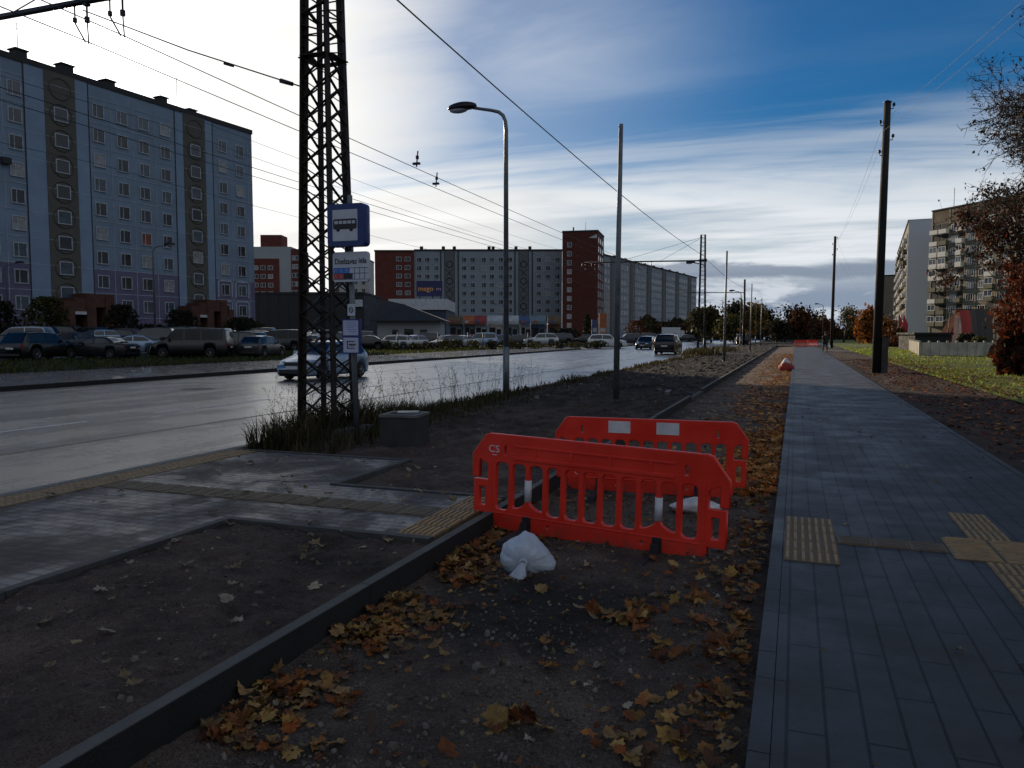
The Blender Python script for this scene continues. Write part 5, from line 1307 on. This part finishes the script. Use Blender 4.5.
# ---------------------------------------------------------------- trees and plants
def leafquad(mb,c,s,rnd,col):
    a=Euler((rnd.uniform(0,6.3),rnd.uniform(0,6.3),rnd.uniform(0,6.3))).to_matrix(); u=a@Vector((s,0,0)); v=a@Vector((0,s*.7,0))
    mb.add([c-u,c-v*.8,c+u,c+v],[(0,1,2,3)],0,False,col)
def make_tree(name,label,loc,h,r,spread,cols,nleaf,ls,seed,levels=4,start=.3,droop=0,twig=True,group=None,cat='tree',leaf_levels=2,upright=.45,sides=5,mr=.006,mat_l=None,kids=(3,5)):
    rnd=random.Random(seed); t=thing(name,label,cat,loc,rnd.uniform(0,6.3),group); tb=MB(); tips=[]
    def grow(p,d,L,rr,lev):
        n=5 if lev<2 else 3; pts=[p.copy()]; q=p.copy(); dd=d.copy()
        for i in range(n):
            dd=(dd+Vector((rnd.gauss(0,1),rnd.gauss(0,1),rnd.gauss(0,.7)-droop*lev*.4))*(.10+.05*lev)).normalized(); q=q+dd*(L/n); pts.append(q.copy())
        r1=rr*(.55 if lev==0 else .35); tb.tube(pts,[rr+(r1-rr)*i/n for i in range(n+1)],sides if lev<2 else 3,caps=False)
        if lev>=leaf_levels: tips.extend(pts[1:])
        if lev<levels:
            k=rnd.randint(*kids)+(3 if lev==0 else 0)
            for i in range(k):
                s=(start if lev==0 else .25)+(1-(start if lev==0 else .25))*((i+rnd.random())/k); a=pts[min(n-1,int(s*n))].lerp(pts[min(n,int(s*n)+1)],s*n-int(s*n))
                az=rnd.uniform(0,6.3) if lev else i*2.4+rnd.random(); ou=Vector((math.cos(az),math.sin(az),0))
                nd=(dd*.5*upright+ou*spread+Vector((0,0,upright))).normalized() if lev==0 else (dd*.8+Vector((rnd.gauss(0,1),rnd.gauss(0,1),rnd.gauss(0,.8)))*.55).normalized()
                grow(a,nd,L*(.62 if lev==0 else .58)*rnd.uniform(.75,1.1)*(1.0 if lev else (1.15-.6*s)),max(mr,rr*(.42 if lev==0 else .45)*(1-.3*s)),lev+1)
    grow(Vector((0,0,-.1)),Vector((0,0,1)),h*.72,r,0)
    tb.build('trunk',M_bark,t)
    if nleaf:
        cm=MB()
        for i in range(nleaf):
            c=rnd.choice(tips)+Vector((rnd.gauss(0,1),rnd.gauss(0,1),rnd.gauss(0,1)))*ls*1.6; b=rnd.choice(cols); k=rnd.uniform(.6,1.25)
            leafquad(cm,c,ls*rnd.uniform(.6,1.2),rnd,tuple(x*k for x in b))
        cm.build('crown',mat_l or M_leafd,t)
    return t
OL=[(.060,.058,.018),(.045,.048,.016),(.09,.075,.02)]; OR=[(.26,.085,.014),(.20,.055,.012),(.30,.12,.02)]; YE=[(.22,.13,.02),(.17,.10,.018),(.12,.09,.02)]; DK=[(.03,.032,.018),(.022,.024,.014),(.04,.036,.018)]; RU=[(.13,.045,.018),(.10,.035,.015),(.16,.07,.02)]; PL=[(.16,.14,.07),(.12,.11,.05)]
def px_tree(px,yc,toppx): 
    x,y=P(px,yc); return (x,y,0),1.6+(334-toppx)/770*yc
FT=[(711,150,300,OL,2600,.42,3,'round olive-brown tree right of the distant lattice mast',.75),
(733,165,290,DK,900,.35,3,'tall dark half-bare tree behind the bare poles',.45),
(749,172,295,YE,2200,.42,3,'yellow-orange tree between the bare poles',.7),
(766,178,306,DK,1800,.4,3,'dark tree right of the yellow one',.7),
(783,180,299,DK,350,.3,4,'bare dark tree left of the rust coloured one',.6),
(798,172,303,RU,1900,.4,3,'rust coloured tree in the middle of the distant trees',.7),
(812,185,302,DK,300,.3,4,'bare dark tree right of the rust coloured one',.5),
(843,140,298,PL,700,.26,4,'pale sparse birch-like tree right of the second wooden pole',.42),
(855,165,312,YE,1200,.35,3,'small yellowish tree beside the pale birch-like one',.6),
(870,125,307,OR,2400,.36,3,'bright orange tree left of the leaning wooden pole',.75),
(880,150,316,OR,1400,.36,3,'orange tree partly behind the leaning wooden pole',.75),
(893,118,326,RU,1200,.25,3,'low rust coloured tree right of the leaning wooden pole',.8),
(725,140,312,OL,1400,.35,3,'low olive tree before the tall dark one',.8),
(776,150,318,DK,1300,.33,3,'low dark tree in the line before the bare ones',.8),
(826,165,316,RU,1200,.33,3,'low rust tree behind the walking person',.8),
(698,175,318,DK,1500,.4,3,'low dark tree at the end of the long block',.8)]
for i,(px,yc,tp,cl_,nl,ls,lv,lb,spd) in enumerate(FT):
    loc,h=px_tree(px,yc,tp); make_tree('tree',lb,loc,h*.86,.22,spd,cl_,nl,ls,100+i,levels=lv,start=.22,group='trees at the far end of the road',leaf_levels=1 if nl>1000 else 2,upright=.5)
# far wood closing the view: one mass of foliage
mb=MB(); rnd=random.Random(5)
for i in range(9000):
    px=rnd.uniform(640,905); yc=rnd.uniform(215,300); x,y=P(px,yc); hh=(4.5+3.5*noise.noise(Vector((px*.045,1.7,0)))+1.5*noise.noise(Vector((px*.2,0,3))))*(yc/210); z=rnd.random()**.8*max(2,hh)
    b=rnd.choice(DK+DK+OL+RU); k=rnd.uniform(.5,1.1); leafquad(mb,Vector((x,y,z)),rnd.uniform(.4,.9),rnd,tuple(c*k for c in b))
tag(mb.build('far_wood',M_leafd),'dark mixed autumn wood closing the far end of the road','wood',kind='stuff')
def shrub(label,px,yc,w_,h_,cl_,n,seed,group=None,name='shrub',loc=None,ls=.14):
    rnd=random.Random(seed); x,y=P(px,yc) if loc is None else loc; t=thing(name,label,'shrub',(x,y,0),0,group); st=MB(); cm=MB()
    for i in range(9):
        a=rnd.uniform(0,6.3); st.tube([(0.1*math.cos(a),.1*math.sin(a),-.05),(w_*.22*math.cos(a),w_*.22*math.sin(a),h_*.5),(w_*.36*math.cos(a),w_*.36*math.sin(a),h_*.85)],[.03,.02,.008],4,caps=False)
    st.build('stem',M_bark,t)
    for i in range(n):
        a=rnd.uniform(0,6.3); rr=rnd.random()**.5; z=rnd.random()**.8; lim=math.sin(math.pi*(.12+.80*z))**.6; k=.7+.5*noise.noise(Vector((math.cos(a)*2,math.sin(a)*2,z*4+seed)))
        rr=rr*(.75+.4*noise.noise(Vector((math.cos(a)*1.5+seed,math.sin(a)*1.5,z*3))))
        c=Vector((w_/2*rr*lim*math.cos(a),w_/2*rr*lim*math.sin(a),h_*z)); b=rnd.choice(cl_); leafquad(cm,c,ls*rnd.uniform(.6,1.3),rnd,tuple(q*k for q in b))
    cm.build('foliage',M_leafd,t); return t
BRN0=[(.055,.030,.018),(.04,.024,.015)]; RED=[(.17,.035,.014),(.12,.026,.012),(.22,.06,.016),(.075,.03,.018)]
GR=[(.035,.05,.016),(.025,.036,.012),(.05,.055,.018)]; YG=[(.11,.10,.025),(.08,.08,.022),(.06,.06,.02)]
for i,(px,yc,w_,h_,cl_,n,lb) in enumerate(((48,76,5.5,5.2,YG,1500,'yellowish tall shrub left of the left porch'),(123,80,4.5,4.6,DK,1200,'dark tall shrub right of the left porch'),(150,84,7,2.6,DK,900,'low dark hedge shrub before the purple base'),(183,92,6,4.4,DK,1300,'dark shrub left of the right porch'),(243,104,8,3.8,GR,1400,'green shrub at the right corner of the left block'),(258,108,5,3.0,YG,900,'yellowish low shrub beside the dark store'),(5,70,4,4.5,DK,900,'dark shrub at the far left edge'),(587,160,2.2,5.6,GR,900,'slim green conifer-like shrub before the brick tower'),(636,150,6,4.2,RU,900,'brownish shrub behind the bare steel pole'),(566,138,8,2.6,DK,900,'dark low shrub right of the kiosks'),(900,95,5,1.3,RU,500,'low red-brown hedge shrub left of the concrete fence'),(886,98,5,1.4,RU,500,'low red-brown hedge shrub beside the leaning wooden pole'),(968,66,2.4,1.6,DK,500,'dark clipped shrub behind the fence panels'),(978,64,2.0,1.3,YG,400,'yellow-brown shrub overhanging the fence'),(1019,30,2.6,1.7,RED+BRN0,1500,'low red-brown shrub under the tree at the right edge'))):
    shrub(lb,px,yc,w_,h_,cl_,n,200+i,ls=.2)
# trees on the right edge
BRN=[(.055,.030,.018),(.04,.024,.015),(.075,.038,.018),(.035,.022,.016)]
x,y=cw(20.2,24.0)
t=make_tree('tree','tall half-bare dark tree reaching in from the right edge',(x,y,0),16.8,.24,.8,BRN,17000,.065,21,levels=5,start=.24,kids=(5,7),leaf_levels=4,upright=.45,mat_l=M_leafd,mr=.010)
t.rotation_euler.z=R(60)
x,y=cw(21.0,26.0); make_tree('tree','taller dark tree with a high thin crown at the very right edge',(x,y,0),11.6,.2,.66,BRN,9000,.05,24,levels=5,start=.46,kids=(5,7),leaf_levels=4,upright=.5,mat_l=M_leafd,mr=.011)
x,y=cw(21.9,31.0); RED=[(.17,.035,.014),(.12,.026,.012),(.22,.06,.016),(.075,.03,.018)]
make_tree('tree','low red-brown leaved tree at the right edge before the canopy',(x,y,0),6.0,.12,1.3,RED,11000,.09,12,levels=4,start=.04,leaf_levels=2,upright=.35,mat_l=M_leafd,kids=(4,5))
x,y=cw(24.8,38.0)
make_tree('tree','dark brown leaved tree behind the red-brown one at the right edge',(x,y,0),10.5,.16,.9,BRN+RED[:1],9000,.09,13,levels=4,start=.2,leaf_levels=2,upright=.45,mat_l=M_leafd,kids=(4,5))

# ---------------------------------------------------------------- grass, weeds
def blades(name,label,spots,cols,mat=M_grass,seed=1,cat='grass',kind='stuff'):
    rnd=random.Random(seed); mb=MB()
    for (x,y,z,h,wd,ln) in spots:
        a=rnd.uniform(0,6.3); u=Vector((math.cos(a),math.sin(a),0))*wd; b=rnd.uniform(0,6.3); l_=Vector((math.cos(b),math.sin(b),0))*ln*h
        p=Vector((x,y,z)); c=rnd.choice(cols); k=rnd.uniform(.6,1.3); c=tuple(q*k for q in c)
        m_=p+l_*.35+Vector((0,0,h*.6)); tp=p+l_+Vector((0,0,h*rnd.uniform(.85,1)))
        mb.add([p-u,p+u,m_+u*.7,m_-u*.7,tp],[(0,1,2,3),(3,2,4)],0,False,c)
    return tag(mb.build(name,mat),label,cat,kind=kind)
rnd=random.Random(77); sp_=[]
GV=[(.050,.046,.018),(.036,.034,.015),(.085,.068,.028),(.11,.082,.040)]
def gz(x,y): return soil_z(min(-2.7,max(-7.25,x)),y)
# clump around the near mast, thinning along the kerb
for i in range(4300):
    y=8.75+abs(rnd.gauss(0,1))*3.2 if i<2600 else 8.8+rnd.random()*10
    x=-7.22+abs(rnd.gauss(0,.45)) if i%3 else -7.2+rnd.random()*1.5
    if y>19: continue
    dens=math.exp(-((y-10.4)/2.4)**2)
    h=(.16+.42*dens*rnd.random()+.10*rnd.random())*(1.15 if x<-6.4 else .6)
    sp_.append((x,y,gz(x,y)-.02,h,.006+.005*rnd.random(),rnd.uniform(.1,.7)))
for i in range(5200):
    y=11+rnd.random()**1.2*46; x=-7.25+abs(rnd.gauss(0,.38)); 
    k=.5+noise.noise(Vector((y*.5,x,2)));
    if rnd.random()<k: sp_.append((x,y,gz(x,y)-.02,.10+.26*rnd.random()*max(.2,k),.008+y*.0004,rnd.uniform(.1,.7)))
for i in range(1400):
    y=60.9+rnd.gauss(0,1.6); x=-6.8+rnd.gauss(0,.6); sp_.append((x,y,gz(x,y),.25+.5*rnd.random(),.03,rnd.uniform(.1,.6)))
for i in range(900):
    y=76+rnd.gauss(0,1.6); x=-6.6+rnd.gauss(0,.6); sp_.append((x,y,gz(x,y),.25+.4*rnd.random(),.03,rnd.uniform(.1,.6)))
blades('verge_grass','long yellowing grass along the near road edge and around the masts',sp_,GV,seed=3)
# tall dry weed stalks, countable only as a fringe
rnd=random.Random(31); st=MB()
for i in range(130):
    y=(9.2+abs(rnd.gauss(0,1))*1.9) if i<55 else 12+rnd.random()*9; x=-7.2+abs(rnd.gauss(0,.25)); h=rnd.uniform(.45,.95)*(1 if i%4 else 1.2)
    z=gz(x,y); ln=Vector((rnd.gauss(0,.16),rnd.gauss(0,.16),0)); p0=Vector((x,y,z)); pts=[p0,p0+ln*.3+Vector((0,0,h*.5)),p0+ln+Vector((0,0,h))]
    st.tube(pts,[.004,.003,.0015],3,caps=False,smooth=False)
    for k in range(8):
        s=.45+.55*rnd.random(); q=pts[1].lerp(pts[2],(s-.5)*2) if s>.5 else pts[0].lerp(pts[1],s*2); e=q+Vector((rnd.gauss(0,.06),rnd.gauss(0,.06),rnd.uniform(.02,.09))); st.tube([q,e],[.0022,.001],3,caps=False,smooth=False)
        st.add([e+Vector((-.008,0,0)),e+Vector((.008,0,0)),e+Vector((0,.006,.022))],[(0,1,2)])
tag(st.build('weed_stalks',PM('dry_stalk',(.045,.036,.02),(.03,.024,.014),.85,4)),'dry weed stalks standing against the wet road','weeds',kind='stuff')
# far verge between the pavement and the cars
rnd=random.Random(12); sp_=[]
for i in range(16000):
    x=-29.7-rnd.random()**1.3*13.5; y=rnd.uniform(6,110)
    if 81<y<98.5 and x>-41: continue
    k=.6+.8*noise.noise(Vector((x*.35,y*.12,0))); 
    h=.12+.22*rnd.random()*max(.1,k); sp_.append((x,y,.02,h,.03+.02*rnd.random(),rnd.uniform(.1,.6)))
blades('far_verge_grass','grass strip between the far pavement and the parked cars',sp_,[(.055,.075,.016),(.04,.055,.014),(.08,.085,.02)],seed=5)
rnd=random.Random(14)
for i in range(15):
    px=395+i*16+rnd.uniform(-5,5); yc=73-i*.0+i*1.35; lb=['low dark weed bush at the front of the car park, the %s from the left',''][0]
    o=shrub('low weedy bush fringing the front of the car park',px,yc,rnd.uniform(1.8,3.0),rnd.uniform(.6,1.05),[GR,YG,DK,OL][i%4],260,300+i,'weedy bushes along the front of the car park','weed_bush',ls=.11)
for i,(px,yc) in enumerate(((94,50.5),(398,70),(438,74),(468,77),(483,82),(528,90),(300,62))):
    x,y=P(px,yc); o=thing('fence_post','thin dark post at the front edge of the car park','post',(x,y,0),0,'thin posts along the car park'); MB().tube([(0,0,0),(0,0,1.75)],.05,6).lathe([(.065,0),(.05,.05),(0,.07)],8,0,(0,0,1.74)).build('shaft',M_dsteel,o)
# right lawn
rnd=random.Random(15); sp_=[]
for i in range(26000):
    y=4+rnd.random()**1.5*88; x=4.9+rnd.random()**1.3*(8+y*.55)
    if noise.noise(Vector((x*.3,y*.3,0)))<-.28: continue
    sp_.append((x,y,.01,.05+.06*rnd.random()+.0006*y,.007+.0006*y,rnd.uniform(.2,.9)))
blades('lawn_grass','short sunlit grass of the right lawn',sp_,[(.30,.38,.045),(.24,.31,.04),(.40,.40,.07)],seed=6)

# ---------------------------------------------------------------- fallen leaves and stones
SHAPE=[(0,-.42),(.10,-.26),(.34,-.38),(.34,-.18),(.52,-.06),(.43,.08),(.50,.30),(.31,.28),(.20,.38),(.0,.58),(-.20,.38),(-.31,.28),(-.50,.30),(-.43,.08),(-.52,-.06),(-.34,-.18),(-.34,-.38),(-.10,-.26)]
LC=[(.34,.13,.032),(.26,.085,.022),(.40,.19,.05),(.14,.05,.02),(.44,.28,.09),(.42,.24,.06),(.36,.21,.075),(.27,.14,.04),(.38,.24,.10),(.30,.19,.08),(.34,.17,.05),(.085,.036,.018),(.30,.085,.016),(.15,.065,.028)]
PALE=[(.36,.32,.24),(.30,.24,.14),(.42,.37,.28),(.24,.18,.10)]
def leaf(mb,x,y,z,s,rnd,col,flat=.5):
    M_=Matrix.Translation((x,y,z))@Euler((rnd.gauss(0,.35*flat*2),rnd.gauss(0,.35*flat*2),rnd.uniform(0,6.3))).to_matrix().to_4x4()
    cu=rnd.uniform(-.5,1.3); cv=rnd.uniform(-.5,1.0); sq=rnd.uniform(.5,1.1); vv=[M_@Vector((0,0,-.0))]
    for px,py in SHAPE:
        px*=rnd.uniform(.85,1.12)*sq; py*=rnd.uniform(.9,1.1); vv.append(M_@Vector((px*s,py*s,(cu*px*px+cv*py*py+rnd.uniform(-.10,.10))*s)))
    n=len(SHAPE); mb.add(vv,[(0,1+i,1+(i+1)%n) for i in range(n)],0,False,col)
def scatter(name,label,n,fn,cols,s0,s1,seed,lim=None,flat=.5,lo=.5,simple=False):
    rnd=random.Random(seed); mb=MB(); c=0; tries=0
    while c<n and tries<n*30:
        tries+=1; r_=fn(rnd)
        if r_ is None: continue
        x,y,z=r_; k=rnd.uniform(lo,1.15); b=rnd.choice(cols); col=tuple(q*k for q in b); s=rnd.uniform(s0,s1)
        if simple or y>14:
            t0=rnd.uniform(0,6.3)
            mb.add([(x+s*.5*math.cos(t0+q*1.257+rnd.uniform(-.25,.25)),y+s*.5*math.sin(t0+q*1.257),z+rnd.uniform(0,.4)*s) for q in range(5)],[(0,1,2,3,4)],0,False,col)
        else: leaf(mb,x,y,z+.012+.01*rnd.random(),s,rnd,col,flat)
        c+=1
    return tag(mb.build(name,M_leaf),label,'leaves',kind='stuff')
def f_kerb(r):
    y=2.6+r.random()*3.9 if r.random()<.93 else 6.5+r.random()*9
    d=abs(r.gauss(.15,.20)); x=-2.47+d
    if noise.noise(Vector((y*1.6,0,4)))<-.22 and r.random()<.8: return None
    if x>-1.75: return None
    return (x,y,trench_z(x,y)+max(0,.045-.15*d)*r.random())
scatter('fallen_leaves','drift of brown and yellow maple leaves along the foot of the left trench kerb',680,f_kerb,LC,.04,.115,1,flat=.32)
def f_right(r):
    y=2.0+r.random()**1.3*7.5; x=-.20-abs(r.gauss(0,.30))
    if x<-1.3 or noise.noise(Vector((x*2.2,y*1.1,1)))<-.12 and r.random()<.75: return None
    return (x,y,trench_z(x,y)+.02*r.random())
scatter('fallen_leaves','brown and yellow maple leaves spread along the right side of the trench beside the path',460,f_right,LC,.04,.105,2,flat=.32)
def f_mid(r):
    y=2.3+r.random()*9; x=-2.2+r.random()*2; return (x,y,trench_z(x,y)+.006)
scatter('fallen_leaves','single leaves scattered over the middle of the trench floor',230,f_mid,LC+PALE,.03,.10,3,flat=.3)
def f_clump(r):
    cx_,cy_=r.choice([(-.95,4.55),(-.75,4.5),(-.6,4.2),(-1.05,3.1),(-.6,5.0)]); x=cx_+r.gauss(0,.10); y=cy_+r.gauss(0,.10); return (x,y,trench_z(x,y)+.015*r.random())
scatter('fallen_leaves','small heap of orange maple leaves in front of the right barrier foot',55,f_clump,LC[:5],.07,.14,4,flat=.7)
def f_far(r):
    y=8.5+r.random()**1.4*62; x=-.16-abs(r.gauss(0,.42 if y<16 else .8))
    if x<-2.4 or noise.noise(Vector((x*1.3,y*.5,6)))<-.2 and r.random()<.6: return None
    return (x,y,trench_z(x,y)+.03*r.random())
scatter('fallen_leaves','orange leaf litter along the path edge in the far part of the trench',5200,f_far,[tuple(q*1.7 for q in c) for c in LC]+[(.65,.22,.03)]*4,.06,.12,5)  # leaf colours brightened here to carry the sunlight on the far part
def f_dirt(r):
    y=2.3+r.random()*6.2; x=-4.5+r.random()*1.85
    if y>5.25: x=-7+r.random()*4.2
    return (x,y,(soil_z(x,y) if y<5.25 and x>-4.5 else .012)+.004)
scatter('fallen_leaves','few pale leaves lying on the bare soil and bus platform',110,f_dirt,PALE,.035,.115,6,flat=.35)
def f_path(r):
    y=2.3+r.random()**1.2*18; x=.1+r.random()*2.2; return (x,y,.004)
scatter('fallen_leaves','few pale curled leaves lying on the paved path',75,f_path,PALE+[(.2,.15,.1)],.03,.075,7,flat=.4,lo=.35)
def f_strip(r):
    y=4+r.random()**1.3*50; x=2.55+r.random()*(2.6 if y<30 else 2.2)+ (r.random()**3*3)
    if noise.noise(Vector((x*.8,y*.5,6)))<-.15 and r.random()<.5: return None
    return (x,y,(strip_z(x,y) if x<4.9 else .06)+.02*r.random())
scatter('fallen_leaves','red-brown leaf litter on the soil strip between the path and the right lawn',6500,f_strip,[tuple(q*1.3 for q in c) for c in RED+LC[:4]]+[(.10,.05,.03)]*3,.06,.12,8,simple=True)
def f_lawn(r):
    y=8+r.random()*50; x=4.9+r.random()**1.5*14; return (x,y,.09)
scatter('fallen_leaves','leaves scattered on the right lawn under the trees',1800,f_lawn,LC+RED,.06,.12,9,simple=True)
def f_crumb(r):
    y=2.2+r.random()**1.3*11; x=-2.45+r.random()*2.28; return (x,y,trench_z(x,y)+.004)
scatter('leaf_crumbs','small dry leaf scraps and twigs mixed into the gravel of the trench',1500,f_crumb,LC+PALE+[(.06,.045,.035)]*6,.012,.045,41,flat=.5,lo=.4)
def f_crumb2(r):
    y=2.2+r.random()*6.2; x=-4.5+r.random()*1.85
    if y>5.25: x=-7+r.random()*4.2
    return (x,y,(soil_z(x,y) if y<5.25 and x>-4.5 else .008)+.003)
scatter('leaf_crumbs','small pale leaf scraps and twigs on the bare soil beside the platform',420,f_crumb2,PALE+[(.05,.04,.03)]*5,.008,.03,42,flat=.4,lo=.4)
rnd=random.Random(21); sb_=MB()
ico=[];icf=[]
bm_=bmesh.new(); bmesh.ops.create_icosphere(bm_,subdivisions=1,radius=1); bm_.verts.ensure_lookup_table(); ico=[v.co.copy() for v in bm_.verts]; icf=[tuple(v.index for v in f.verts) for f in bm_.faces]; bm_.free()
def stone(x,y,z,s):
    e=Euler((rnd.uniform(0,6),rnd.uniform(0,6),rnd.uniform(0,6))).to_matrix(); sc_=Vector((rnd.uniform(.7,1.3),rnd.uniform(.6,1.1),rnd.uniform(.45,.8)))
    k=rnd.choice((.35,.5,.65,.85,1.1)); sb_.add([Vector((x,y,z))+e@Vector((v.x*sc_.x*s,v.y*sc_.y*s,v.z*sc_.z*s)) for v in ico],icf,0,False,(k*1.03,k,k*.95))
for i in range(9500):
    y=2.2+rnd.random()**1.6*14; x=-2.45+rnd.random()*2.25
    if noise.noise(Vector((x*1.4,y*.9,9)))<-.05 and rnd.random()<.7: continue
    s=.005+.013*rnd.random()**3
    if rnd.random()<.04: s*=2
    stone(x,y,trench_z(x,y)+s*.2,s)
for i in range(2600):
    y=2.3+rnd.random()**1.3*14; x=-7+rnd.random()*4.3
    if x<-4.5 and y<8.6 or 5.3<y<7 : continue
    stone(x,y,soil_z(x,y)+.001,.004+.024*rnd.random()**4)
for i in range(500):
    y=17+rnd.random()*45; x=-6.5+rnd.random()*4; stone(x,y,soil_z(x,y)+.01,.02+.07*rnd.random()**3)
tag(sb_.build('gravel',PM('gravel_stone',(.15,.132,.115),(.09,.078,.068),.85,8,attr=True)),'loose stones and gravel on the trench floor and bare soil','gravel',kind='stuff')
# small stake in the trench
x,y=G(371,740,-.2); tag(MB().box(0,0,.03,.03,.012,.13).build('wooden_stake',PM('stake_wood',(.09,.055,.04),None,.8,8,.2,40),None,(x,y,trench_z(x,y)),(R(-8),R(5),R(20))),'short flat wooden stake stuck in the trench floor at the bottom of the picture','stake')
